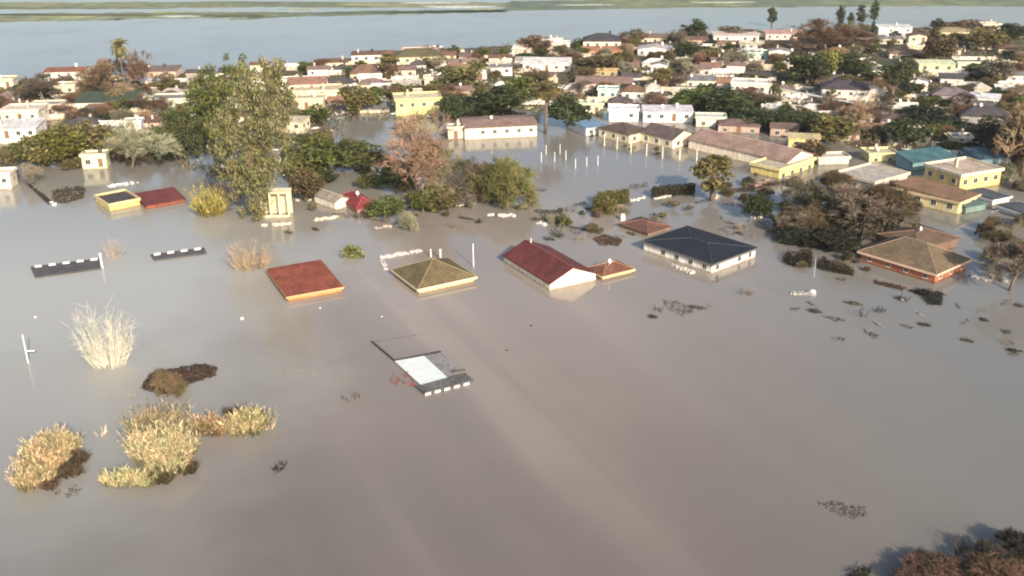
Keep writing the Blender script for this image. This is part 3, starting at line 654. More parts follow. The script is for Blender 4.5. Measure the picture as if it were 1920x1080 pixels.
def cypress(seed, h=10, r_=1.1):
    rg = np.random.default_rng(seed); m = MBd(); cs = []; rs = []
    for k in range(16):
        z = h*(.14+.84*k/16); q = r_*math.sin(math.pi*min(1, .18+.8*k/16))**.8
        cs.append(np.array([rg.normal()*.15, rg.normal()*.15, z])); rs.append(max(q, .3)*rg.uniform(.8,1.1))
    leaf_cloud(m, rg, cs, rs, 70, .2, up=.8)
    t = MBd(); t.tube([(0,0,-.5),(0,0,h*.5)], [.16,.1], 7)
    return t.mesh('trunk', MBK, True), m.mesh('crown', ML)
def shrub_mesh(seed, per=60, size=.13):
    rg = np.random.default_rng(seed); m = MBd(); cs = []; rs = []
    for k in range(12):
        a = rg.uniform(0, 6.28); q = rg.uniform(0,.75); cs.append(np.array([math.cos(a)*q, math.sin(a)*q, .12+.5*rg.random()*(1.1-q)])); rs.append(rg.uniform(.22,.4))
    leaf_cloud(m, rg, cs, rs, per*3, size*.8)
    return m.mesh('shrub', ML)
PR = {
 'dense': [dense(s) for s in (1,2,3,4)], 'tall': [dense(s, 8, 1.9, .04, 30, 95, .23) for s in (21,22)],
 'wide': [dense(s, 8, 5.2, .0, 44, 36, .36) for s in (31,32,33)],
 'pine': [dense(s, 8, 2.6, .55, 20, 70, .2) for s in (41,42)],
 'bare': [bare(s, 7, .62, 5, 5) for s in (51,52,53)], 'bush': [bare(s, 4.6, .6, 4, 6, 7, .05, .15) for s in (61,62,63)],
 'palm': [palm(71), palm(72)], 'cypress': [cypress(81), cypress(82)], 'shrub': [shrub_mesh(91), shrub_mesh(92), shrub_mesh(93)]}
DIM = {'dense': (8.3, 6.4), 'tall': (8.3, 3.9), 'wide': (8, 10.5), 'pine': (8.2, 5.2), 'bare': (7.6, 7.5), 'bush': (5.0, 6.5), 'palm': (11.6, 4.6), 'cypress': (10, 2.2), 'shrub': (.95, 2.1)}
def fit_dim():
    for k, v in PR.items():
        me = v[0] if k == 'shrub' else v[0][1]
        co = np.array([q.co[:] for q in me.vertices]); lo, hi = np.percentile(co, 1, axis=0), np.percentile(co, 99, axis=0)
        DIM[k] = (hi[2], (hi[0]-lo[0]+hi[1]-lo[1])/2)
fit_dim()
GREEN, DGREEN, OLIVE, LIME, RUST, GREY, PALE, GOLD, BROWNB, PINKB = (.105,.125,.042), (.058,.074,.036), (.17,.155,.070), (.17,.18,.05), (.160,.105,.078), (.155,.135,.115), (.27,.25,.19), (.36,.29,.11), (.135,.105,.068), (.31,.225,.165)
CN = {(.17,.12,.08): 'brown', GREEN: 'green', DGREEN: 'dark green', OLIVE: 'olive', LIME: 'lime green', RUST: 'reddish brown', GREY: 'grey', PALE: 'pale', GOLD: 'golden', BROWNB: 'brown', PINKB: 'pinkish'}
KN = {'dense': 'leafy tree', 'tall': 'slender leafy tree', 'wide': 'broad low tree', 'pine': 'high crowned tree', 'bare': 'bare tree', 'bush': 'bare bushy tree', 'palm': 'palm', 'cypress': 'cypress', 'shrub': 'shrub'}
NM = {'dense': 'leafy_tree', 'tall': 'slender_tree', 'wide': 'broad_tree', 'pine': 'pine_tree', 'bare': 'bare_tree', 'bush': 'bare_bush', 'palm': 'palm_tree', 'cypress': 'cypress_tree', 'shrub': 'shrub'}
TREES = []
def tree(px, yb, yt, wpx, kind, col, label=None, group=None, seed=None):
    k = seed if seed is not None else len(TREES); s = sc(px, yb); h = hgt(px, yb, yb-yt); w = wpx/s
    if kind == 'wide' or kind == 'shrub': h = max(h - w*.12, h*.6)
    dh, dw = DIM[kind]; sx = w/dw; sz = h/dh; p = P(px, yb); var = PR[kind][k % len(PR[kind])]; rz = (k*2.399) % 6.283
    rr = random.Random(k*7+1); q = rr.uniform(.85,1.15); c = tuple(x*q*rr.uniform(.94,1.06) for x in col)
    if kind == 'palm': sx = w/dw
    if kind == 'shrub':
        o = link('shrub', var, None, c, (p.x, p.y, 0), rz, (sx, sx, sz))
    else:
        o = bpy.data.objects.new(NM[kind], None); COL.objects.link(o); o.location = (p.x, p.y, 0); o.rotation_euler = (0,0,rz); o.scale = (sx, sx, sz)
        link('trunk', var[0], o, (.12,.1,.08)); link('branches' if kind in ('bare','bush') else 'crown', var[1], o, c)
    o['category'] = 'tree' if kind not in ('shrub',) else 'shrub'
    o['group'] = group or ('shrubs in the flooded gardens' if kind == 'shrub' else KN[kind]+'s of the flooded town')
    if label: o['label'] = label
    TREES.append([o, px, yb, h, kind, col, bool(label)])
    HB.append((p.x, p.y, w*.3))
    return o
def big_tree(name, base, clumps, col, label, per, size, trunkr, droop=.8, seed=1):
    """a large tree shaped clump by clump: picture place and radius of each clump, spread in depth"""
    rg = np.random.default_rng(seed); p0 = P(*base); dpt = (p0-Vector((0,0,H))).dot(fwd)
    s = F/dpt; cs = []; rs = []
    for cx, cy, r_ in clumps:
        rad = r_/s
        for t in range(3):
            d = right*((cx-960)/F) + up*(-(cy-540)/F) + fwd
            dy = p0.y + rg.normal()*rad*.9 + (2 if t == 2 else 0)
            q = Vector((0,0,H)) + d*(dy/d.y)
            for w_ in range(5):
                o_ = rg.normal(size=3)*rad*.48; cs.append(np.array([q.x-p0.x, q.y-p0.y, q.z])+o_*np.array([1,1,1.1])); rs.append(rad*rg.uniform(.2,.5))
    m = MBd(); leaf_cloud(m, rg, cs, rs, per, size, up=.5, droop=droop)
    r = empty(name, p0, label, 'tree')
    top = max(c[2] for c in cs)
    t = trunk_mesh(rg, top*.75, trunkr, 0, [cs[int(k)] for k in rg.integers(0, len(cs), 16)])
    link('trunk', t.mesh('trunk', MBK, True), r, None); link('crown', m.mesh('crown', ML), r, col); HB.append((p0.x, p0.y, 4))
    TREES.append([r, base[0], base[1], 20, 'dense', col, True]); return r
big_tree('eucalyptus_tree', (483,414), [(510,125,26),(480,150,32),(520,160,26),(455,190,34),(500,200,34),(530,215,22),(450,240,34),(495,245,34),(530,258,18),(458,285,30),(498,290,30),(524,300,16),(470,325,24),(500,328,20),(475,352,26),(488,360,20),(470,385,20),(482,398,14),(440,315,22),(455,340,22),(420,270,24),(412,235,24),(545,180,14)], (.205,.20,.105), 'tallest tree, olive gold eucalyptus hanging down to the water', 55, .20, .55, 1.4, 2)
big_tree('leafy_tree', (405,300), [(390,145,28),(425,138,28),(450,130,22),(375,172,26),(378,195,24),(410,175,32),(440,165,22),(385,205,24),(415,215,30),(430,250,24),(400,245,22),(420,280,16)], (.12,.14,.045), 'big green round tree touching the left side of the eucalyptus', 52, .22, .45, .5, 3)
big_tree('leafy_tree', (340,300), [(320,235,24),(350,225,26),(375,240,22),(305,262,22),(335,265,28),(370,270,24),(350,290,16),(320,288,16)], (.085,.10,.045), 'dark green spreading tree left of and below the big green round tree', 52, .22, .35, .3, 4)

L = [ # px, ybase, ytop, width, kind, colour, label
(238,192,76,32,'palm',OLIVE,'single tall palm at the left with its crown against the lake'),
(208,188,102,80,'bare',RUST,'reddish brown bare tree immediately left of the single tall palm'),
(272,165,110,50,'bare',RUST,'rusty bare tree immediately right of the single tall palm'),
(85,190,142,70,'bare',GREY,'grey bare tree between the low cream block and the cream hut'),
(80,312,238,90,'wide',OLIVE,'olive bush at the left shore next to the bamboo thicket'),
(130,308,235,90,'dense',LIME,'lime green tree in the middle of the left bamboo thicket'),
(178,300,225,70,'dense',OLIVE,'olive tree at the right end of the left bamboo thicket'),
(30,312,272,90,'bare',OLIVE,'scrubby olive tree above the white shed at the left border'),
(247,322,248,84,'bare',PALE,'pale grey bare tree right of the lone cream box shed'),
(62,345,306,34,'bare',PALE,'small pale bare tree right of the white shed in water'),
(590,330,252,86,'dense',GREEN,'green tree right of the eucalyptus behind the half drowned gardens'),
(628,318,262,60,'dense',DGREEN,'dark green tree left of the bluish white walled house'),
(672,318,270,90,'dense',GREEN,'green bush tree touching the left wall of the bluish white walled house'),
(575,378,318,62,'dense',BROWNB,'brown green tree left of the small white gabled shed'),
(560,345,285,40,'dense',OLIVE,'narrow olive tree close to the right of the eucalyptus'),
(673,214,158,66,'dense',OLIVE,'olive garden tree left of the bright yellow house'),
(705,206,160,34,'tall',GREEN,'slender tree just left of the bright yellow house'),
(847,228,178,42,'dense',DGREEN,'dark tree against the right end of the bright yellow house'),
(915,216,158,104,'dense',DGREEN,'large dark green tree behind the large cream hall'),
(867,170,114,84,'dense',OLIVE,'olive tree above the large dark green tree behind the hall'),
(728,146,98,36,'tall',OLIVE,'olive slender tree below the broad olive hip roof'),
(590,236,198,56,'dense',GREEN,'green bush below the brown doorway house'),
(780,184,150,90,'wide',OLIVE,'broad olive tree behind the bright yellow house'),
(805,362,242,112,'bare',PINKB,'large pinkish bare tree right of the bluish white walled house'),
(846,366,286,70,'bare',PALE,'pale bare tree right beside the large pinkish bare tree'),
(900,372,290,84,'bare',GREY,'greyish bare tree left of the round olive brown bush'),
(952,378,305,108,'bush',OLIVE,'round olive brown twiggy bush at the near corner of the basin'),
(792,398,352,54,'dense',GREEN,'green bush below the pale bare tree'),
(742,360,312,62,'dense',DGREEN,'dark green tree in front of the bluish white walled house'),
(722,410,368,62,'dense',GREEN,'green tree right of the crimson roof'),
(830,392,346,80,'dense',OLIVE,'olive bush below the greyish bare tree'),
(1022,250,156,64,'palm',OLIVE,'stout olive palm at the right end of the large cream hall'),
(975,200,142,64,'dense',GREEN,'green tree behind the right end of the large cream hall'),
(1068,240,180,70,'dense',DGREEN,'dark green tree between the stout palm and the blue kiosk'),
(1335,376,286,66,'tall',OLIVE,'lone tree with white trunk foot standing in the flooded basin'),
(1130,400,366,50,'wide',OLIVE,'ragged bush on the left side of the squared olive hedge bush'),
(1420,410,366,54,'dense',DGREEN,'round dark green bush behind the blue black roof'),
(1300,72,38,42,'dense',DGREEN,'round topped dark tree against the lake right of the villa'),
(1010,98,64,62,'dense',RUST,'dark brown tree against the lake left of the villa'),
(1382,68,44,70,'wide',GREY,'greyish spreading tree against the lake behind the long white lakeside house'),
(1447,50,12,18,'tall',DGREEN,'slim high crowned tree against the lake above the pink white house'),
(1574,48,12,16,'cypress',DGREEN,'leftmost cypress against the lake'),
(1594,50,24,13,'cypress',DGREEN,'shortest cypress, second from the left against the lake'),
(1613,50,11,20,'tall',DGREEN,'round slender tree between two cypresses against the lake'),
(1638,42,2,16,'cypress',DGREEN,'rightmost and tallest cypress against the lake'),
(1550,98,42,110,'bare',RUST,'widest reddish brown bare tree below the cypresses'),
(1600,92,50,80,'bare',RUST,'reddish brown bare tree right of the widest one'),
(1512,158,94,80,'dense',DGREEN,'dark green tree left of the lime green one'),
(1548,148,94,46,'dense',LIME,'lime green tree above the dark roofed mansion'),
(1600,142,100,70,'dense',DGREEN,'dark green tree right of the lime green one'),
(1672,205,118,66,'pine',DGREEN,'dark pine with bare trunks right of the white colonnade'),
(1760,122,54,56,'dense',BROWNB,'brown green tree right of the yellowish hip roofed house'),
(1848,92,56,80,'dense',OLIVE,'round olive tree in the far right lakeside row'),
(1892,72,46,60,'dense',DGREEN,'dark green tree against the lake at the far right'),
(1865,155,108,70,'dense',GREY,'grey green tree above the white slanting roof'),
(1822,54,32,100,'wide',RUST,'low reddish tree mound against the lake at the far right'),
(1300,204,166,84,'dense',GREEN,'green tree above the long white house behind the school'),
(1368,218,168,100,'dense',DGREEN,'dark green tree below the big white flat block'),
(1420,235,190,110,'wide',DGREEN,'broad dark tree below the left end of the colonnade'),
(1500,240,200,120,'wide',DGREEN,'broad dark tree below the middle of the colonnade'),
(1560,270,215,90,'dense',OLIVE,'olive tree above the yellow house behind the long roof'),
(1608,255,180,60,'bare',PINKB,'pinkish bare tree below the right end of the colonnade'),
(1240,165,124,40,'dense',OLIVE,'olive tree right of the narrow white house'),
(1118,142,100,80,'dense',BROWNB,'brown olive tree below the terracotta terrace'),
(1168,124,96,46,'dense',OLIVE,'small olive tree right below the villa'),
(1290,108,78,56,'dense',DGREEN,'dark green tree left of the white cottage'),
(1340,110,84,80,'wide',OLIVE,'broad olive tree right of the white cottage'),
(1508,398,325,70,'bare',GREY,'dark grey bare tree left of the pale flat roofed house'),
(1516,396,345,66,'dense',DGREEN,'dark evergreen under the dark grey bare tree'),
(1600,440,350,120,'bare',GREY,'large bare grey tree in front of the pale flat roofed house'),
(1600,438,372,100,'dense',(.04,.042,.026),'dark leafy tree under the large bare grey tree'),
(1660,430,365,90,'dense',(.045,.045,.028),'dark leafy tree left behind the wide brown hip roof'),
(1650,440,345,90,'bare',BROWNB,'brown bare tree in front of the pale yellow house'),
(1500,452,418,80,'wide',(.035,.045,.03),'low dark bush left of the large bare grey tree'),
(1560,462,420,110,'wide',(.035,.038,.026),'low dark bush above the spiky dark hedge'),
(1892,545,445,110,'bare',GREY,'large grey bare tree at the right border beside the brick red walled house'),
(1915,330,170,90,'bare',PINKB,'tall pinkish bare tree on the right border of the town'),
(1886,300,225,100,'dense',(.03,.038,.028),'dark tree on the right border above the parapet roofed building'),
(1740,240,195,100,'wide',(.035,.04,.03),'dark broad tree right of the dark pine'),
(1840,262,222,120,'wide',(.03,.038,.03),'dark broad tree below the charcoal hip roof'),
(1690,272,225,80,'dense',DGREEN,'dark tree behind the stained pale green house'),
(1515,300,262,60,'dense',BROWNB,'brown tree against the yellow house behind the long roof'),
(1585,415,362,90,'bare',OLIVE,'thin olive bare tree between the two large dark trees'),
(1840,442,415,44,'shrub',(.05,.04,.025),'dark brown shrub right of the wide brown hip roof'),
(1895,462,438,60,'shrub',(.06,.055,.05),'grey brown shrub mound at the right border'),
(1240,408,392,40,'shrub',OLIVE,'flat olive shrub above the blue black roof'),
(1055,425,398,34,'shrub',GREEN,'green shrub right behind the maroon ridge'),
(659,478,452,56,'shrub',LIME,'half drowned lime green shrub left of the pyramid roofed house'),
(310,742,702,56,'bush',(.17,.12,.08),'small brown twiggy bush on the dark weed mat'),
(768,430,400,30,'bush',PALE,'tiny pale bare bush above the pyramid roofed house'),
]
NH = len(HB)
for t in L: tree(*t)
NH2 = len(HB)
# clean white foot of the lone tree
# filler vegetation where the town is thick with gardens
def inpoly(x, y, pl):
    c = False; j = len(pl)-1
    for i in range(len(pl)):
        if (pl[i][1] > y) != (pl[j][1] > y) and x < (pl[j][0]-pl[i][0])*(y-pl[i][1])/(pl[j][1]-pl[i][1])+pl[i][0]: c = not c
        j = i
    return c
TOWN2 = [(-20,300),(-20,160),(180,150),(400,140),(640,113),(850,93),(1080,79),(1400,61),(1650,53),(1940,50),(1940,345),(1700,300),(1560,262),(1330,232),(1180,206),(1040,215),(960,222),(860,225),(720,225),(640,232),(600,330),(480,350),(300,300)]
TOWN = [(-20,250),(-20,165),(180,152),(400,142),(640,116),(850,96),(1080,82),(1400,64),(1650,56),(1940,54),(1940,330),(1700,282),(1560,240),(1330,215),(1180,205),(1040,210),(930,205),(720,200),(600,215),(500,240),(300,240)]
ANCH += [(1310,490,60,'blue black roofed house'),(1030,520,60,'maroon roofed house'),(1757,520,60,'brick red walled house'),(1335,372,60,'lone basin tree'),(1150,386,30,'squared olive hedge'),(1260,368,30,'dark clipped hedge'),(672,386,30,'crimson roof'),(820,535,50,'pyramid roof'),(1740,400,40,'pale yellow house'),(1640,340,30,'long pale flat roof'),(1812,335,30,'parapet roofed building'),(1470,325,30,'yellow annex'),(1210,430,20,'low brown hip roof'),(1495,500,20,'spiky dark hedge'),(518,408,40,'cream portico')]
FILL = []                                           # things labelled later from the nearest named house
rd = random.Random(41); n = tries = 0
WN = [(WHITE,'white'),(CREAM,'cream'),((.70,.60,.46),'cream'),((.72,.70,.66),'white'),((.60,.47,.38),'pinkish'),((.52,.48,.40),'greyish')]
RN = [(BRN,'brown'),(MAUVE,'mauve'),((.22,.13,.10),'brown'),((.28,.16,.11),'terracotta'),((.08,.07,.075),'dark'),((.40,.36,.32),'pale'),((.62,.58,.52),'pale'),((.66,.64,.60),'pale'),((.50,.46,.38),'pale')]
while n < 95 and tries < 9000:
    tries += 1; x = rd.uniform(-10,1930); y = rd.uniform(70,325)
    if not inpoly(x, y, TOWN) or (480 < x < 760 and y > 200): continue
    p = P(x, y)
    if any((p.x-a)**2+(p.y-b)**2 < (c+3.4)**2 for a, b, c in HB[:NH]) or any((p.x-a)**2+(p.y-b)**2 < (c+4.6)**2 for a, b, c in HB[NH2:]): continue
    w = rd.uniform(4.5,9.5); d = rd.uniform(4,6); k = rd.choice(['hip','gable','shed','flat','gable','hip']); (wc, wn), (rc, rn) = rd.choice(WN), rd.choice(RN)
    if x > 1500 and y > 130 and rd.random() < .5: rc, rn = (.09,.08,.082), 'dark'
    rot = R(rd.uniform(0,8) if x < 900 else rd.uniform(-22,-4))
    ze = rd.uniform(1.1,2.2)
    o = house(p, rot, w, d, ze, k, {'hip':1.4,'gable':1.3,'shed':.7,'flat':0}[k], 'x', wc, rc, '', ov=.3, wins=(1,1,1), seed=900+n, chim=(.2,.1) if rd.random() < .3 else None, door=rd.random() < .6, ws=rd.uniform(.8,1), tank=rd.random() < .35, dish=rd.random() < .25, group='small houses of the flooded town')
    kn = {'hip':'hip roofed','gable':'gable roofed','shed':'lean-to roofed','flat':'flat roofed'}[k]
    FILL.append((o, x, y, f'small {wn} house with {rn} roof' if k != 'flat' else f'small {wn} flat roofed house'))
    HB.append((p.x, p.y, w/2)); n += 1
print('filler houses', n)
n = tries = 0
while n < 190 and tries < 9000:
    tries += 1; x = rd.uniform(-10,1930); y = rd.uniform(66,330)
    if not inpoly(x, y, TOWN): continue
    p = P(x, y)
    if any((p.x-a)**2+(p.y-b)**2 < (c*.8+.9)**2 for a, b, c in HB): continue
    L_ = rd.uniform(5,17); hh = rd.uniform(.7,1.9); wc, wn = rd.choice(WN[:4]); m = MBd(); m.box(-L_/2, L_/2, -.12, .12, -.6, hh); m.box(-L_/2-.05, L_/2+.05, -.2, .2, hh+.002, hh+.12)
    for q in (-1, 1): m.box(q*L_/2-.2+.26*q, q*L_/2+.2+.26*q, -.2, .2, -.6, hh+.3)
    o = link('garden_wall', m.mesh('garden_wall', MW), None, wc, (p.x, p.y, 0), R(rd.uniform(-3,9) if x < 900 else rd.uniform(-26,4)))
    o['category'] = 'wall'; o['group'] = 'garden walls of the flooded town'; FILL.append((o, x, y, f'{wn} garden wall')); HB.append((p.x, p.y, 1.6)); n += 1
rd = random.Random(77); n = 0; tries = 0
while n < 270 and tries < 20000:
    tries += 1; x = rd.uniform(-20,1940); y = rd.uniform(50,330)**1.0
    if not inpoly(x, y, TOWN): continue
    p = P(x, y)
    if any((p.x-a)**2+(p.y-b)**2 < (c*.62+.4)**2 for a, b, c in HB): continue
    s = sc(x, y); k = rd.choice(['dense','dense','dense','wide','bare','bare','tall','bare','bush','bush'])
    rgt = x > 1300
    col = rd.choice([RUST, GREY, BROWNB, RUST, PALE, PINKB]) if k in ('bare','bush') else rd.choice([GREEN, DGREEN, OLIVE, DGREEN if rgt else OLIVE, DGREEN if rgt else GREEN])
    h = {'dense': rd.uniform(2.6,5), 'wide': rd.uniform(2.2,3.6), 'bare': rd.uniform(3.5,6), 'tall': rd.uniform(4,6.5), 'shrub': rd.uniform(1.2,2), 'bush': rd.uniform(2.5,4)}[k]
    w = {'dense': rd.uniform(4,7), 'wide': rd.uniform(6,10), 'bare': rd.uniform(5,8), 'tall': rd.uniform(2.5,4), 'shrub': rd.uniform(3,6), 'bush': rd.uniform(5,7)}[k]
    tree(x, y, y-h*s*.95, w*s, k, col, seed=200+n); n += 1
RZ = [([(1470,425),(1600,395),(1720,400),(1690,455),(1480,465)],12,(2.5,5)), ([(1838,415),(1925,425),(1925,530),(1852,500)],9,(1.2,3)), ([(1330,350),(1480,345),(1560,356),(1500,400),(1350,395)],10,(.8,2.2)), ([(1000,385),(1180,392),(1300,385),(1320,412),(1150,440),(1010,425)],14,(.7,1.8)), ([(1500,335),(1560,322),(1700,345),(1740,400),(1640,400)],9,(2,4)), ([(560,385),(900,385),(900,420),(640,410)],12,(.6,1.6)), ([(1820,300),(1925,310),(1925,370),(1890,355)],6,(1.5,3)), ([(1470,465),(1620,470),(1640,540),(1500,520)],9,(.7,1.8)), ([(1100,255),(1250,268),(1480,325),(1400,335),(1200,290)],7,(.6,1.2))]
for qi, (z_, cnt_, (ha, hb_)) in enumerate(RZ):
    m_ = tries = 0
    while m_ < cnt_ and tries < 900:
        tries += 1; x = rd.uniform(min(q[0] for q in z_), max(q[0] for q in z_)); y = rd.uniform(min(q[1] for q in z_), max(q[1] for q in z_))
        if not inpoly(x, y, z_): continue
        p = P(x, y)
        if any((p.x-a)**2+(p.y-b)**2 < (c+.6)**2 for a, b, c in HB[:NH]): continue
        s = sc(x, y); h = rd.uniform(ha, hb_); k = rd.choice(['bush','bush','bare','bush','dense' if h > 2 else 'shrub']); col = rd.choice([GREY, BROWNB, GREY, PALE]) if k in ('bare','bush') else rd.choice([OLIVE, DGREEN])
        w = h*rd.uniform(1.2,1.9); tree(x, y, y-h*s*.95, w*s, k, col, seed=800+qi*20+m_); m_ += 1
MID1 = [(10,262),(300,238),(390,250),(392,332),(300,338),(200,320),(20,318)]; MID2 = [(545,245),(640,266),(715,300),(700,345),(640,356),(545,358)]; MID3 = [(690,345),(1000,330),(990,380),(880,385),(700,392)]
n2 = tries = 0
while n2 < 34 and tries < 4000:
    tries += 1; z_ = rd.choice([MID1, MID2, MID2, MID3]); x = rd.uniform(10,1000); y = rd.uniform(238,392)
    if not inpoly(x, y, z_): continue
    p = P(x, y)
    if any((p.x-a)**2+(p.y-b)**2 < (c+.2)**2 for a, b, c in HB[:NH]) or any((p.x-a)**2+(p.y-b)**2 < 2.2 for a, b, c in HB[NH:]): continue
    s = sc(x, y); k = rd.choice(['dense','dense','bare','bush','wide','bush']); col = rd.choice([GREY, BROWNB, PALE]) if k in ('bare','bush') else rd.choice([GREEN, OLIVE, DGREEN])
    h = rd.uniform(2.5,5); w = rd.uniform(4,7); tree(x, y, y-h*s*.95, w*s, k, col, seed=600+n2); n2 += 1
print('filler trees', n)
# undergrowth, reeds and litter between the houses: nobody could count it
rg = np.random.default_rng(5); C = []
hb = np.array([(a, b, c) for a, b, c in HB[:NH]])
cl = []
while len(cl) < 4200:
    x = rg.uniform(-30,1950); y = rg.uniform(50,345)
    if not inpoly(x, y, TOWN2): continue
    p = P(x, y)
    if rg.random() > (.35+.65*(p.y > 230)) : continue
    if np.any((hb[:,0]-p.x)**2+(hb[:,1]-p.y)**2 < (hb[:,2]+1.0)**2): continue
    cl.append((p.x, p.y))
for a, b in cl:
    k = int(rg.integers(14, 34)); q = rg.normal(size=(k,3))*np.array([1.5,.9,.0]); q[:,2] = np.abs(rg.normal(size=k))*rg.choice([.3,.5,.9]); C.append(q+np.array([a,b,.05]))
C = np.concatenate(C); nn = len(C); a = rg.normal(size=(nn,3)); a /= np.linalg.norm(a, axis=1)[:,None]
b = np.cross(a, rg.normal(size=(nn,3))); b /= np.linalg.norm(b, axis=1)[:,None]
m = MBd(); m.quads(C, a*rg.uniform(.16,.42,(nn,1)), b*.18)
o = link('undergrowth', m.mesh('undergrowth', MUND)); tag(o, 'tangled green and brown undergrowth between the flooded houses', 'undergrowth'); o['kind'] = 'stuff'

C = []
while len(C) < 2600:
    x = rg.uniform(-30,1950); y = rg.uniform(60,345)
    if not inpoly(x, y, TOWN2): continue
    p = P(x, y); q = p + Vector((rg.normal(), rg.normal(), 0)); 
    for k in range(int(rg.integers(1,6))): C.append((q.x+rg.normal()*.9, q.y+rg.normal()*.5, abs(rg.normal())*.6+.35))
C = np.array(C); nn = len(C); a = rg.normal(size=(nn,3)); a[:,2] *= .3; a /= np.linalg.norm(a, axis=1)[:,None]; b = np.cross(a, rg.normal(size=(nn,3))); b /= np.linalg.norm(b, axis=1)[:,None]
m = MBd(); m.quads(C, a*rg.uniform(.2,1.3,(nn,1)), b*rg.uniform(.12,.5,(nn,1)))
o = link('yard_litter', m.mesh('yard_litter', MLIT)); tag(o, 'pale scraps, sheets and rubbish strewn between the flooded houses', 'litter'); o['kind'] = 'stuff'

# labels of the filler trees from the nearest named house
def ordinal(i, n):
    w = ['first','second','third','fourth','fifth','sixth','seventh','eighth','ninth']
    if n == 2: return ['left','right'][i]
    return 'leftmost' if i == 0 else 'rightmost' if i == n-1 else w[i]+' from left'
grp = {}
for t in TREES:
    if not t[6]: FILL.append((t[0], t[1], t[2], CN[t[5]]+' '+KN[t[4]]))
for o, x, y, desc in FILL:
    b = min(ANCH, key=lambda a: ((a[0]-x)/1.6)**2 + ((a[1]-y)*2.2)**2)
    dx, dy = x-b[0], y-b[1]
    dist_ = math.hypot(dx, dy*2); rel = ('far in front of' if dist_ > 170 else 'in front of') if dy > 40 and abs(dx) < dy*1.4 else 'behind' if dy < -8 and abs(dx) < 30 else 'in front of' if dy > 5 and abs(dx) < 30 else ('left of' if dx < 0 else 'right of')
    grp.setdefault((desc, rel, b[3]), []).append((x, o))
for (d, rel, sh), ts in grp.items():
    ts.sort(key=lambda t: t[0])
    for i, t in enumerate(ts):
        t[1]['label'] = f'{d} {rel} the {sh}' if len(ts) == 1 else f'{ordinal(i, len(ts))} {d} {rel} the {sh}'
        for w_ in ('small ', 'bare ', 'leafy ', 'broad ', ' roofed', ' bushy', 'garden '):
            if len(t[1]['label'].split()) > 16 and not sh.startswith(w_): t[1]['label'] = t[1]['label'].replace(w_, ' ' if w_[0] == ' ' and False else '', 1)

# ---------------------------------------------------------------- foreground reeds
def reeds(name, spots, n, h, col, label, lean=.25, wid=.05, plume=True, seed=0, cat='reeds'):
    """spots: (px, py, radius px x, radius px y) of the roots"""
    rg = np.random.default_rng(seed); c0 = P(spots[0][0], spots[0][1]); m = MBd(); m2 = MBd()
    tot = sum(a[2]*a[3] for a in spots)
    for (sx, sy, rx, ry) in spots:
        k = int(n*rx*ry/tot)
        for i in range(k):
            a = rg.uniform(0, 6.28); q = math.sqrt(rg.random()); ex = math.cos(a)*q; ey = math.sin(a)*q
            if math.sin(ex*rx*.42+seed*2.1)*math.cos(ey*ry*.5+sx*.3)+.35*math.sin(ex*rx*1.1+ey*3) < -.42: continue
            b = P(sx+ex*rx, sy+ey*ry) - c0; hh = h*rg.uniform(.45,1.2)*(1-.3*q*q)*(.82+.34*math.sin(sx*.9+ex*rx*.30+seed)*math.cos(sy*.7+ey*ry*.55))
            d = Vector((ex*lean*(.4+q)+rg.normal()*.10, -ey*lean*.5+rg.normal()*.10, 1)).normalized()
            e = b + d*hh; side = Vector((rg.normal(), rg.normal(), 0)).normalized()*wid
            bend = Vector((rg.normal()*.06, rg.normal()*.06, 0))*hh
            mid = b.lerp(e, .55) - bend
            b0 = b+Vector((0,0,-.2))
            m.add([b0-side, b0+side, mid+side*.8, e, mid-side*.8], [(0,1,2,3,4)])
            cnt = 11 if plume else 2
            for j in range(cnt):
                t = 1-.5*rg.random()**1.3; pt = b.lerp(e, t) - bend*(1-t)
                ln = rg.uniform(.3,.75); dd = (d*.9+Vector((rg.normal()*.55, rg.normal()*.55, rg.uniform(-.2,.5))))*ln
                s2 = Vector((rg.normal(), rg.normal(), rg.normal()*.4)).normalized()*rg.uniform(.02,.06)
                m2.add([pt-s2*.5, pt+dd*.5+s2, pt+dd, pt+dd*.5-s2], [(0,1,2,3)])
    r = empty(name, c0, label, cat)
    link('stems', m.mesh('stems', MB_), r, tuple(x*.42 for x in col)); link('plumes' if plume else 'leaves', m2.mesh('plumes', MPL), r, tuple(x*1.15 for x in col)); return r
GC = (.42,.34,.15)
reeds('reed_clump', [(72,900,28,19),(92,868,31,19),(118,848,27,13),(50,918,16,8)], 1250, 3.1, (.46,.37,.245), 'leftmost golden reed clump, curved like a crescent', .4, .05, True, 1)
reeds('reed_clump', [(298,866,42,19),(318,884,29,16),(342,858,22,14)], 1250, 4.6, (.45,.39,.265), 'biggest golden reed clump, front one of the middle stand', .35, .05, True, 2)
reeds('reed_clump', [(285,822,42,18),(325,815,36,16)], 620, 3.9, (.30,.255,.175), 'browner reed clump right behind the biggest golden one', .3, .05, True, 3)
reeds('reed_clump', [(235,908,42,11),(275,910,18,8)], 300, 1.5, (.38,.35,.22), 'low yellowish reed clump in front of the biggest golden one', .4, .045, True, 4)
reeds('reed_clump', [(458,812,34,10),(475,800,24,9)], 400, 2.8, (.43,.37,.235), 'right golden reed clump with a dark back', .4, .05, True, 5)
reeds('reed_clump', [(400,812,22,10),(380,812,12,8)], 240, 2.4, (.36,.25,.17), 'pinkish brown reed clump joining the middle and right golden ones', .4, .05, True, 6)
reeds('reed_clump', [(460,786,34,6)], 200, 1.4, (.10,.075,.045), 'dark brown reed fringe behind the right golden reed clump', .3, .06, True, 7)
reeds('bamboo_clump', [(392,400,24,10),(400,398,20,10)], 420, 6.0, (.40,.34,.12), 'golden bamboo clump left of the eucalyptus foot', .5, .06, True, 12, 'bamboo')
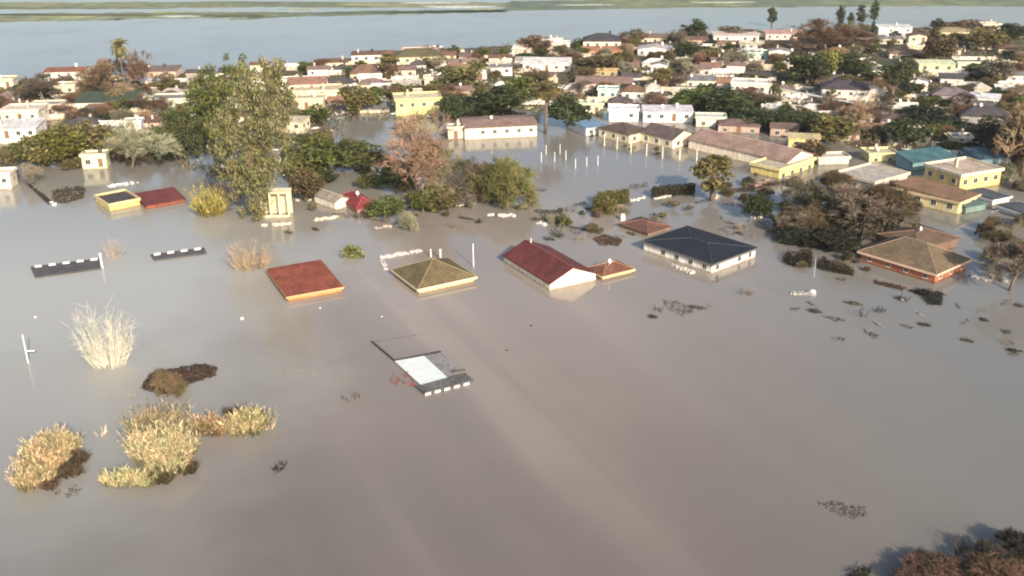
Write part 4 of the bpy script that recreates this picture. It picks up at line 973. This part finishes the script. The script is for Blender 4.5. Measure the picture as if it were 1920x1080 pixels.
reeds('reed_fringe', [(122,890,26,9),(148,866,14,8),(92,915,14,6)], 420, .9, (.085,.062,.045), 'dark wet fringe along the lower right of the leftmost reed clump', .5, .05, True, 8)
reeds('reed_fringe', [(345,885,22,8),(300,905,22,5)], 330, .9, (.09,.068,.045), 'dark wet fringe at the foot of the biggest reed clump', .5, .05, True, 9)
# white bare shrub: many pale upright shoots
def shoots(base, wpx, hpx, n, col, label, seed, twig=.035, name='bare_shrub', fan=.55):
    rg = np.random.default_rng(seed); c = P(*base); s = sc(*base); h = hgt(*base, hpx); w = wpx/s; m = MBd()
    for i in range(n):
        a = rg.uniform(0, 6.28); q = math.sqrt(rg.random())*.5; b = Vector((math.cos(a)*q*w*.8, math.sin(a)*q*w*.6, -.2))
        hh = h*rg.uniform(.35,1)*(1-q*.6); d = Vector((math.cos(a)*q*fan*2, math.sin(a)*q*fan*1.6, 1)).normalized()
        p = [b]; 
        for k in range(4): p.append(p[-1] + (d+Vector((0,0,.12*k)) + Vector(rg.normal(size=3)*.08)).normalized()*hh/4)
        m.tube(p, [twig*1.6, twig*1.4, twig*1.1, twig*.8, twig*.4], 4)
        for j in range(10):
            t = int(rg.integers(1, 5)); st = p[t]; dd = (d*.45+Vector(rg.normal(size=3)*.5)+Vector((0,0,.4))).normalized()*rg.uniform(.15,.34)*hh
            m.tube([st, st+dd], [twig*.8, twig*.3], 3)
    o = link(name, m.mesh(name, MB_), None, col, (c.x, c.y, 0)); tag(o, label, 'shrub'); return o
shoots((205,684), 72, 118, 150, (.64,.61,.58), 'whitish leafless shrub with upright shoots standing alone in the flood', 3, .026)
shoots((470,502), 66, 60, 100, (.42,.32,.25), 'orange brown bare bush behind the orange red roof', 13, .03, 'bare_bush', .9)
shoots((215,482), 30, 46, 30, (.42,.34,.28), 'faint pinkish bare bush between the two grey shed roofs', 14, .026, 'bare_bush', .7)
shoots((805,358), 110, 95, 90, (.50,.36,.27), 'pale pinkish twig thicket in front of the large pinkish bare tree', 15, .03, 'bare_bush', .8)
shoots((900,372), 90, 75, 80, (.30,.25,.20), 'grey brown twig thicket beside the round olive brown bush', 16, .03, 'bare_bush', .9)
shoots((248,742), 20, 10, 8, (.3,.26,.2), 'tiny twig tuft left of the dark weed mat', 4)
shoots((190,800+15), 26, 24, 10, (.5,.47,.42), 'thin pale twigs left of the biggest reed clump', 5)
shoots((500,800), 44, 40, 26, (.42,.34,.29), 'thin pinkish twigs at the right end of the reed stand', 6)
shoots((1619,592), 18, 30, 5, (.07,.06,.05), 'pair of thin dark stakes leaning in the flood at the right', 7, .05, 'stake_pair')
shoots((1120,432), 12, 18, 6, (.06,.06,.05), 'little dark forked stump above the small brown hip roof annex', 8, .07, 'stump')
shoots((1400,552), 30, 16, 14, (.16,.13,.10), 'small drowned twig patch below the white house', 9)
shoots((660,750), 34, 20, 16, (.2,.16,.13), 'small twig bundle left of the torn roof frame', 10)
shoots((1340,372), 14, 14, 8, (.75,.72,.66), 'white stakes around the foot of the lone basin tree', 11, .09, 'stake_pair')

# ---------------------------------------------------------------- weed mats, floating bits, rubble
def mat_patch(pts, h, col, label, seed, name='weed_mat', n=500, cat='weed mat', size=.22, full=False):
    rg = np.random.default_rng(seed); xs = [p[0] for p in pts]; ys = [p[1] for p in pts]; c0 = P(sum(xs)/len(xs), sum(ys)/len(ys)); m = MBd(); C = []; k = 0
    while len(C) < n and k < n*8:
        k += 1; x, y = rg.uniform(min(xs), max(xs)), rg.uniform(min(ys), max(ys))
        if inpoly(x, y, pts): q = P(x, y)-c0; C.append((q.x, q.y, rg.uniform(-.03, h)*(1 if full else rg.random())))
    C = np.array(C); C = np.concatenate([C + rg.normal(size=C.shape)*np.array([.12,.12,.03]) for _ in range(3 if n >= 250 or full else 1)]); size = size*.62; nn = len(C); a = rg.normal(size=(nn,3)); a[:,2] *= .4; a /= np.linalg.norm(a, axis=1)[:,None]
    b = np.cross(a, rg.normal(size=(nn,3))); b /= np.linalg.norm(b, axis=1)[:,None]
    m.quads(C, a*size*rg.uniform(.5,1.4,(nn,1)), b*size*.6)
    o = link(name, m.mesh(name, ML), None, col, (c0.x, c0.y, 0)); tag(o, label, cat); return o
mat_patch([(1222,373),(1260,369),(1302,364),(1302,358),(1260,362),(1222,366)], 2.0, (.055,.05,.038), 'long dark clipped hedge in the basin above the blue black roof', 51, 'clipped_hedge', 2600, 'hedge', .26, True)
mat_patch([(1118,388),(1150,387),(1178,382),(1178,374),(1150,378),(1120,380)], 2.6, (.14,.125,.05), 'squared olive clipped hedge in the water above the maroon roof', 52, 'clipped_hedge', 2400, 'hedge', .28, True)
mat_patch([(265,728),(285,700),(330,692),(385,684),(408,690),(404,705),(350,722),(318,742),(300,738)], .45, (.075,.052,.045), 'dark brown weed mat floating above the reed stand', 1, n=2200, size=.26)
DM = (.045,.042,.04)
MATS = [
([(510,882),(525,868),(540,864),(532,882),(518,888)], .3, DM, 'small dark debris clump right of the reed stand', 120, .2),
([(118,925),(140,910),(154,915),(148,930),(128,934)], .2, (.10,.08,.07), 'dim dark weed patch right of the leftmost reed clump', 90, .2),
([(98,925),(108,919),(116,924),(106,932)], .2, (.12,.10,.085), 'dim weed speck beside the leftmost reed clump', 40, .15),
([(1535,945),(1560,938),(1600,950),(1628,952),(1622,968),(1590,975),(1570,965)], .18, (.09,.085,.075), 'dark submerged bush breaking the surface at the lower right', 240, .22),
([(1240,562),(1275,565),(1302,584),(1280,594),(1252,580)], .12, (.10,.09,.08), 'faint drowned hedge patch below the white house', 260, .16),
([(1112,448),(1135,440),(1168,450),(1160,462),(1125,460)], .3, (.09,.065,.055), 'dark brown mat between the maroon and the blue black roofs', 500, .25),
([(1540,592),(1570,595),(1586,602),(1565,604)], .15, DM, 'thin dark mat left of the dark stakes', 160, .18),
([(1480,578),(1500,577),(1498,582),(1482,582)], .15, DM, 'tiny dark mat below the white wreckage heap', 70, .16),
([(1626,622),(1645,628),(1640,636),(1630,630)], .2, DM, 'small dark lump, lowest of the debris left of the dark block', 80, .18),
([(1684,606),(1714,614),(1708,618),(1690,612)], .12, (.08,.075,.07), 'faint thin dark weed line below the dark block', 90, .18),
([(1798,602),(1818,598),(1816,608),(1802,610)], .12, (.09,.085,.08), 'faint dark speck right of the faint weed line', 70, .16),
([(1876,618),(1896,620),(1894,628),(1880,626)], .25, DM, 'small dark lump near the right border', 90, .18),
([(1702,545),(1730,543),(1768,550),(1766,572),(1740,572),(1728,556)], .55, (.03,.032,.03), 'dark block of drowned hedge in front of the brick red house', 700, .22),
([(1465,492),(1478,474),(1490,484),(1505,476),(1522,478),(1522,502),(1500,500),(1480,498)], 1.6, (.04,.034,.028), 'left spiky dark hedge between the white house and the brick red house', 1100, .22),
([(1530,502),(1545,485),(1560,500),(1580,502),(1598,500),(1600,518),(1565,512),(1545,508)], 1.4, (.05,.042,.034), 'right spiky dark hedge next to the brick red house', 900, .22),
([(1640,525),(1700,540),(1690,545),(1640,532)], .4, (.10,.055,.04), 'reddish brown low hedge at the foot of the brick red house', 300, .18),
([(1345,376),(1400,386),(1395,391),(1340,382)], .3, DM, 'thin dark floating line right of the lone basin tree', 160, .2),
([(1300,378),(1330,374),(1330,379),(1303,382)], .3, DM, 'thin dark floating line left of the lone basin tree', 120, .2),
([(1350,355),(1400,352),(1420,358),(1385,362)], .4, (.06,.05,.04), 'dark bank line behind the lone basin tree', 260, .2),
([(1398,350),(1460,340),(1480,345),(1410,356)], .7, (.07,.045,.035), 'brown brush line under the yellow annex', 300, .25),
([(1445,408),(1500,415),(1500,422),(1450,415)], .4, DM, 'thin dark bank line right of the round dark green bush', 260, .2),
([(1000,392),(1050,396),(1066,412),(1058,422),(1020,415)], .35, (.09,.08,.06), 'drowned brown garden patch behind the maroon roof', 500, .22),
([(1068,430),(1080,428),(1082,440),(1070,440)], .8, DM, 'left one of two dark stumps behind the annex', 60, .2),
([(1083,434),(1093,433),(1094,442),(1084,442)], .8, DM, 'right one of two dark stumps behind the annex', 50, .2),
([(1072,384),(1095,378),(1104,382),(1080,388)], .35, (.08,.065,.05), 'thin brown mat left of the squared olive hedge bush', 140, .2),
([(1000,352),(1028,356),(1020,360),(1000,358)], .35, (.07,.05,.04), 'dark mat right of the round olive brown bush', 120, .2),
([(98,358),(130,352),(160,352),(158,372),(125,382),(100,380)], .8, (.07,.055,.04), 'brown wreck heap left of the yellow walled house', 500, .3),
([(45,342),(55,345),(98,378),(92,384)], .5, (.05,.045,.035), 'diagonal dark brush line right of the white shed in water', 400, .22),
([(860,416),(905,408),(935,404),(935,407),(880,419)], .15, (.13,.10,.085), 'thin brown floating line above the pyramid roofed house', 140, .16),
([(575,402),(640,392),(690,398),(640,404)], .15, (.12,.10,.08), 'faint brown floating line below the white gabled shed', 200, .18),
([(700,415),(770,420),(860,424),(800,428)], .1, (.15,.12,.10), 'faint scum line above the tiny pale bare bush', 160, .16),
([(520,686),(548,690),(600,704),(590,706),(525,696)], .08, (.30,.26,.13), 'yellowish floating weed streak right of the dark mat', 120, .14),
([(610,704),(665,706),(660,716),(620,712)], .06, (.22,.19,.12), 'faint yellowish weed streak left of the twig bundle', 70, .12),
([(740,384),(780,388),(850,384),(900,380),(880,388),(800,396)], .4, (.10,.09,.05), 'olive garden edge awash right of the green tree', 500, .22),
([(1180,348),(1215,342),(1216,352),(1184,356)], .5, (.05,.045,.035), 'dark brush right of the squared olive hedge bush', 200, .2),
([(1340,520),(1352,516),(1348,530),(1338,530)], .2, DM, 'dark bit at the near corner of the white house', 40, .15),
]
rdm = random.Random(31)
ZN = [((1450,400,1600,470),9,'left of the brick red walled house'),((1520,540,1760,640),8,'in front of the brick red walled house'),((1770,560,1915,680),7,'near the right border'),((1340,400,1470,440),6,'behind the blue black roof'),((970,380,1110,450),8,'behind the maroon roof'),((540,380,700,450),6,'near the crimson roof'),((1180,525,1330,600),4,'below the white house'),((1860,400,1915,520),4,'at the right border'),((700,395,900,450),5,'above the pyramid roof'),((1100,380,1240,440),5,'around the low brown hip roof')]
SHS = []
for (x0,y0,x1,y1), n_, where in ZN:
    pts_ = sorted((rdm.uniform(x0,x1), rdm.uniform(y0,y1)) for _ in range(n_))
    for q, (x, y) in enumerate(pts_):
        nm = ('leftmost' if q == 0 else 'rightmost' if q == n_-1 else ['','second','third','fourth','fifth','sixth','seventh','eighth'][q]+' from left')
        w_ = rdm.uniform(10,26); hh_ = rdm.uniform(1.5,4)
        if q % 2: SHS.append(((x,y), rdm.uniform(14,34), rdm.uniform(8,22), int(rdm.uniform(10,26)), rdm.choice([(.12,.10,.08),(.2,.17,.13),(.3,.26,.2),(.07,.06,.05)]), f'{nm} drowned twig tuft {where}', 700+len(SHS)))
        else: MATS.append(([(x+w_*math.cos(t_)*rdm.uniform(.4,1), y+hh_*math.sin(t_)*rdm.uniform(.5,1.3)+w_*math.cos(t_)*.12) for t_ in [k_*.698 for k_ in range(9)]], rdm.uniform(.25,.9), rdm.choice([DM,(.08,.065,.05),(.06,.06,.04),(.13,.11,.08)]), f'{nm} drowned brush patch {where}', 120+int(w_*3), .2))
for a_ in SHS: shoots(*a_, .032)
for i, (pts, h, col, lab, n_, sz) in enumerate(MATS): mat_patch(pts, h, col, lab, 100+i, 'debris_mat' if n_ < 200 else 'drowned_hedge', n_, 'debris' if n_ < 200 else 'hedge', sz)

def rubble(a, b, n, col, label, seed, name='rubble_row', hh=.35, wpx=3, sz=.35, cat='rubble'):
    rg = random.Random(seed); c = P((a[0]+b[0])/2, (a[1]+b[1])/2); m = MBd()
    for k in range(n):
        t = rg.random(); q = P(a[0]+(b[0]-a[0])*t+rg.uniform(-1,1)*wpx*.3, a[1]+(b[1]-a[1])*t+rg.uniform(-1,1)*wpx*.5)-c
        s1, s2, s3 = [rg.uniform(.4,1.2)*sz for _ in range(3)]; an = rg.uniform(0,3.1); ca, sa = math.cos(an), math.sin(an)
        z0 = -.15; z1 = rg.uniform(.3,1)*hh
        v = [(x*s1, y*s2, z) for z in (z0, z1) for x, y in ((-1,-1),(1,-1),(1,1),(-1,1))]
        v = [(q.x+x*ca-y*sa, q.y+x*sa+y*ca, z+(rg.uniform(-.08,.08) if z > 0 else 0)) for x, y, z in v]
        m.add(v, [(0,3,2,1),(4,5,6,7),(0,1,5,4),(1,2,6,5),(2,3,7,6),(3,0,4,7)])
    return tag(link(name, m.mesh(name, MD), None, col, (c.x, c.y, 0)), label, cat)
WC = (.62,.6,.56)
for i, (a, b, n_, col, lab) in enumerate([
((1182,377),(1212,371),16,WC,'short white rubble row between the two clipped hedges'),
((1222,373),(1282,362),34,WC,'long white rubble row in front of the dark clipped hedge'),
((1405,409),(1448,404),14,WC,'white beam rubble below the round dark green bush'),
((936,405),(962,404),14,(.72,.68,.62),'bright white rubble patch left above the maroon roof'),
((915,403),(925,404),5,WC,'small white rubble speck left of the bright white patch'),
((1005,418),(1022,422),7,WC,'white rubble bit behind the maroon ridge'),
((1476,550),(1528,552),26,(.35,.34,.33),'heap of white and dark wreckage below the spiky hedges'),
((1815,515),(1858,528),20,(.42,.41,.41),'white wreckage line right of the brick red house'),
((1858,518),(1892,530),26,(.30,.31,.30),'tangled grey white wreckage near the right border'),
((1262,498),(1300,512),22,(.5,.48,.45),'white rubbish pile against the long wall of the white house'),
((200,350),(270,341),24,(.7,.7,.68),'white sheeting heap behind the yellow walled house'),
((712,484),(790,470),40,(.58,.52,.50),'pale broken masonry rim behind the pyramid roof'),
((712,484),(726,508),14,(.45,.40,.38),'broken masonry left of the pyramid roof'),
((590,413),(636,407),16,(.66,.58,.46),'cream kerb stones awash left of the crimson roof'),
((575,376),(600,372),10,(.66,.6,.45),'cream rubble at the water edge left of the gabled shed'),
((745,390),(772,387),12,WC,'white kerb fragments below the green tree'),
((818,388),(845,388),8,(.5,.52,.38),'pale rubble bits below the olive bush'),
((854,387),(890,383),9,(.6,.57,.48),'cream rubble bits right of the olive bush'),
((700,428),(745,424),7,(.5,.42,.36),'pinkish rubble specks above the lime green shrub'),
((555,374),(560,376),3,(.6,.5,.4),'tiny cream block left of the gabled shed'),
((1165,420),(1170,424),2,(.75,.7,.62),'small white tank float left of the low brown hip roof'),
((94,378),(104,384),6,(.66,.68,.72),'white lump at the end of the diagonal brush line'),
]): rubble(a, b, n_, col, lab, 300+i, 'rubble_row' if n_ > 12 else 'rubble_bits')
# single floats
def float_box(px, py, sx, sy, sz_, col, label, rz=.4, name='floating_box'):
    if sx < .85 and name == 'floating_box': sx, sy, sz_ = sx*.65, sy*.65, sz_*.55
    m = MBd(); m.box(-sx/2, sx/2, -sy/2, sy/2, -.15, sz_); m.box(-sx*.35, sx*.35, -sy*.35, sy*.35, sz_+.002, sz_*1.35); p = P(px, py)
    return tag(link(name, m.mesh(name, MT), None, col, (p.x, p.y, 0), rz), label, 'float')
float_box(454,598,.7,.5,.35,(.8,.7,.66),'lone white float left below the orange red roof')
float_box(66,595,.5,.4,.25,(.66,.66,.66),'small white float above the white post at the left')
float_box(600,578,.3,.3,.3,(.7,.6,.45),'tiny float just below the orange red roof')
float_box(716,594,.25,.2,.2,(.66,.64,.62),'tiny pale float between the orange red roof and the torn roof frame')
float_box(950,657,.7,.3,.12,DM,'dark float right of the torn roof frame')
float_box(996,611,.4,.4,.2,DM,'small dark float below the maroon roofed house')
float_box(1691,563,.7,.5,.4,(.6,.6,.6),'small white float left of the dark hedge block')
float_box(1523,551,.9,.6,.5,(.8,.8,.8),'bright white box at the right end of the wreckage heap')
float_box(1167,412,.9,.9,.9,(.78,.74,.66),'white water tank left of the low brown hip roof','0' and .2)
float_box(1665,414,1.1,1.1,1.3,(.8,.8,.8),'white water tank standing behind the wide brown hip roof')
rb_ = random.Random(66)
BR = sorted((rb_.choice([(rb_.uniform(1480,1900), rb_.uniform(545,640)), (rb_.uniform(980,1180), rb_.uniform(395,455)), (rb_.uniform(1340,1480), rb_.uniform(380,450))])) for _ in range(22))
for q, (x, y) in enumerate(BR):
    p = P(x, y); a = rb_.uniform(0, 3.1); L_ = rb_.uniform(1.0,3.2); m = MBd(); d = Vector((math.cos(a), math.sin(a), 0)); e = Vector((-d.y, d.x, 0))
    m.tube([-d*L_/2+Vector((0,0,-.05)), e*.12*L_+Vector((0,0,.10)), d*L_/2+Vector((0,0,.06))], [.09,.07,.03], 6)
    for k in range(7):
        t = rb_.uniform(-.35,.5); st = d*L_*t+Vector((0,0,.06)); m.tube([st, st+(d*.6+e*rb_.uniform(-1,1)+Vector((0,0,rb_.uniform(.1,.9))))*L_*.22], [.04,.015], 4)
    wh = 'in front of the brick red walled house' if x > 1470 else 'behind the maroon roof' if x < 1200 else 'behind the blue black roof'
    o = link('floating_branch', m.mesh('floating_branch', MD), None, rb_.choice([(.07,.06,.05),(.12,.10,.08),(.25,.22,.18)]), p)
    tag(o, '', 'branch', 'branches floating in the flood'); o['wh'] = wh
for wh in {o.get('wh') for o in COL.objects if o.name.startswith('floating_branch')}:
    os_ = sorted([o for o in COL.objects if o.name.startswith('floating_branch') and o.get('wh') == wh], key=lambda o: o.location.x/o.location.y)
    for q, o in enumerate(os_):
        o['label'] = f"floating branch {wh}, " + ('leftmost' if q == 0 else 'rightmost' if q == len(os_)-1 else ['','second','third','fourth','fifth','sixth','seventh','eighth','ninth','tenth','eleventh','twelfth','thirteenth','fourteenth','fifteenth','sixteenth','seventeenth'][q]+' from left'); del o['wh']
# poles
def pole(px, py, hpx, rad, col, label, name='pole', arm=None, grp=None):
    p = P(px, py); h = hgt(px, py, hpx); r = empty(name, p, label, 'pole', grp); m = MBd(); m.tube([(0,0,-.6),(0,0,h)], [rad,rad*.8], 8)
    link('shaft', m.mesh('shaft', MT), r, col)
    if arm: m = MBd(); m.tube([(0,0,h*arm[1]),(arm[0],0,h*arm[1]+.02)], [rad*.9,rad*.8], 6); link('arm', m.mesh('arm', MT), r, col)
    else: m = MBd(); m.tube([(0,0,h),(0,0,h+.12)], [rad*1.5,rad*.6], 8); link('cap', m.mesh('cap', MT), r, col)
    return r
pole(53,680,54,.10,(.75,.75,.73),'white pole with a short side arm standing in the flood at the left',arm=(1.3,.42))
pole(888,500,42,.10,(.74,.72,.70),'white pole right of the pyramid roof')
pole(192,503,28,.22,(.72,.66,.60),'white post at the right end of the longer grey shed roof')
pole(808,482,14,.14,(.7,.66,.62),'left short vent post behind the pyramid roof'); pole(826,486,18,.22,(.72,.66,.60),'right stout vent post behind the pyramid roof')
pole(1526,520,36,.05,(.45,.43,.40),'thin pale pole between the two spiky hedges')
PL = [(1015,304),(1040,303),(1061,300),(1079,316),(1100,312),(1121,310),(1024,290),(1050,288)]
PO = ['first','second','third','fifth','seventh','eighth','fourth','sixth']
for i, (x, y) in enumerate(sorted(PL)): pole(x, y, 17, .09, (.76,.74,.70), f"{['leftmost','second from left','third from left','fourth from left','fourth from right','third from right','second from right','rightmost'][i]} of the loose white stakes in the open basin", 'fence_post', None, 'white stakes in the open basin')
for i, (x, y) in enumerate([(1133,274),(1157,280),(1183,287),(1212,292),(1242,297),(1274,300),(1306,303)]):
    pole(x, y, 22, .12, (.78,.72,.60), f"{['leftmost','second from left','third from left','middle','third from right','second from right','rightmost'][i]} of the tall cream posts along the school front", 'fence_post', None, 'cream posts along the school front')
# cream portico at the foot of the eucalyptus
r = empty('portico', P(518,408), 'cream portico frame with open bays right of the eucalyptus foot', 'portico')
s = sc(518,408); wd = 50/s; hh = hgt(518,408,46)
for x in (-.5,-.17,.17,.5):
    m = MBd(); m.box(x*wd-.16, x*wd+.16, -.16, .16, -.4, hh); link('column', m.mesh('column', MW), r, (.76,.68,.48))
m = MBd(); m.box(-wd*.5-.3, wd*.5+.3, -.3, 3.0, hh+.003, hh+.3); link('roof_slab', m.mesh('roof_slab', MW), r, (.76,.70,.50))
m = MBd(); m.box(-wd*.5-.2, wd*.5+.2, 2.6, 2.8, -.4, hh-.003); link('back_wall', m.mesh('back_wall', MW), r, (.70,.62,.44))
m = MBd(); m.box(-wd*.5-.2, wd*.5+.2, -.22, .22, .0, .5); link('plinth', m.mesh('plinth', MW), r, (.72,.66,.46))
rubble((495,424),(546,419),16,(.72,.66,.5),'cream kerb line in the water before the portico',401,'kerb_line',.3,2)
# littered forecourt and white things at the school
rubble((1185,262),(1285,268),26,(.30,.26,.22),'dark litter on the water in front of the school',402,'litter',.4,8,.5)
rubble((1530,355),(1470,338),22,(.74,.72,.66),'white rubble bank below the yellow annex',403,'rubble_row',.6,5,.6)
rubble((1440,340),(1410,352),12,(.30,.2,.16),'dark timber pile below the yellow annex',404,'timber_pile',.6,5,.6)

# ---------------------------------------------------------------- near right corner: tiled roof and dark tree close to the drone
tree(1850,1056,1022,80,'bush',(.06,.056,.048),'dark low twiggy bush at the lower right corner')
tree(1915,1046,1010,80,'bush',(.05,.048,.042),'darkest twiggy bush on the right border at the lower corner')
tree(1760,1105,1074,130,'bush',(.10,.070,.055),'reddish brown low twiggy bush at the bottom edge near the right corner')
tree(1870,1112,1066,150,'bush',(.12,.082,.062),'tan brown low twiggy bush filling the lower right corner')
shoots((1815,1040), 60, 40, 40, (.10,.085,.07), 'thin dark twigs left of the low bush in the lower right corner', 91, .025)
mat_patch([(1585,1100),(1600,1070),(1632,1066),(1634,1100)], .8, (.05,.05,.04), 'dark bush tip at the bottom edge left of the brown roof', 501, 'bush_tip', 300, 'bush', .18)

# ---------------------------------------------------------------- haze over the lake plain
hz = bpy.data.materials.new('haze'); hz.use_nodes = True; hn = hz.node_tree; hn.nodes.remove(hn.nodes['Principled BSDF'])
pv = hn.nodes.new('ShaderNodeVolumePrincipled'); pv.inputs['Density'].default_value = .00009; pv.inputs['Color'].default_value = (.93,.95,1,1); pv.inputs['Anisotropy'].default_value = .2
hn.links.new(pv.outputs[0], hn.nodes['Material Output'].inputs['Volume'])
m = MBd(); m.box(-7100,7100,-4100,10100,-5,H+6); o = link('haze', m.mesh('haze', hz)); o['kind'] = 'stuff'; tag(o, 'thin pale haze over the flooded plain', 'haze'); o.display_type = 'WIRE'
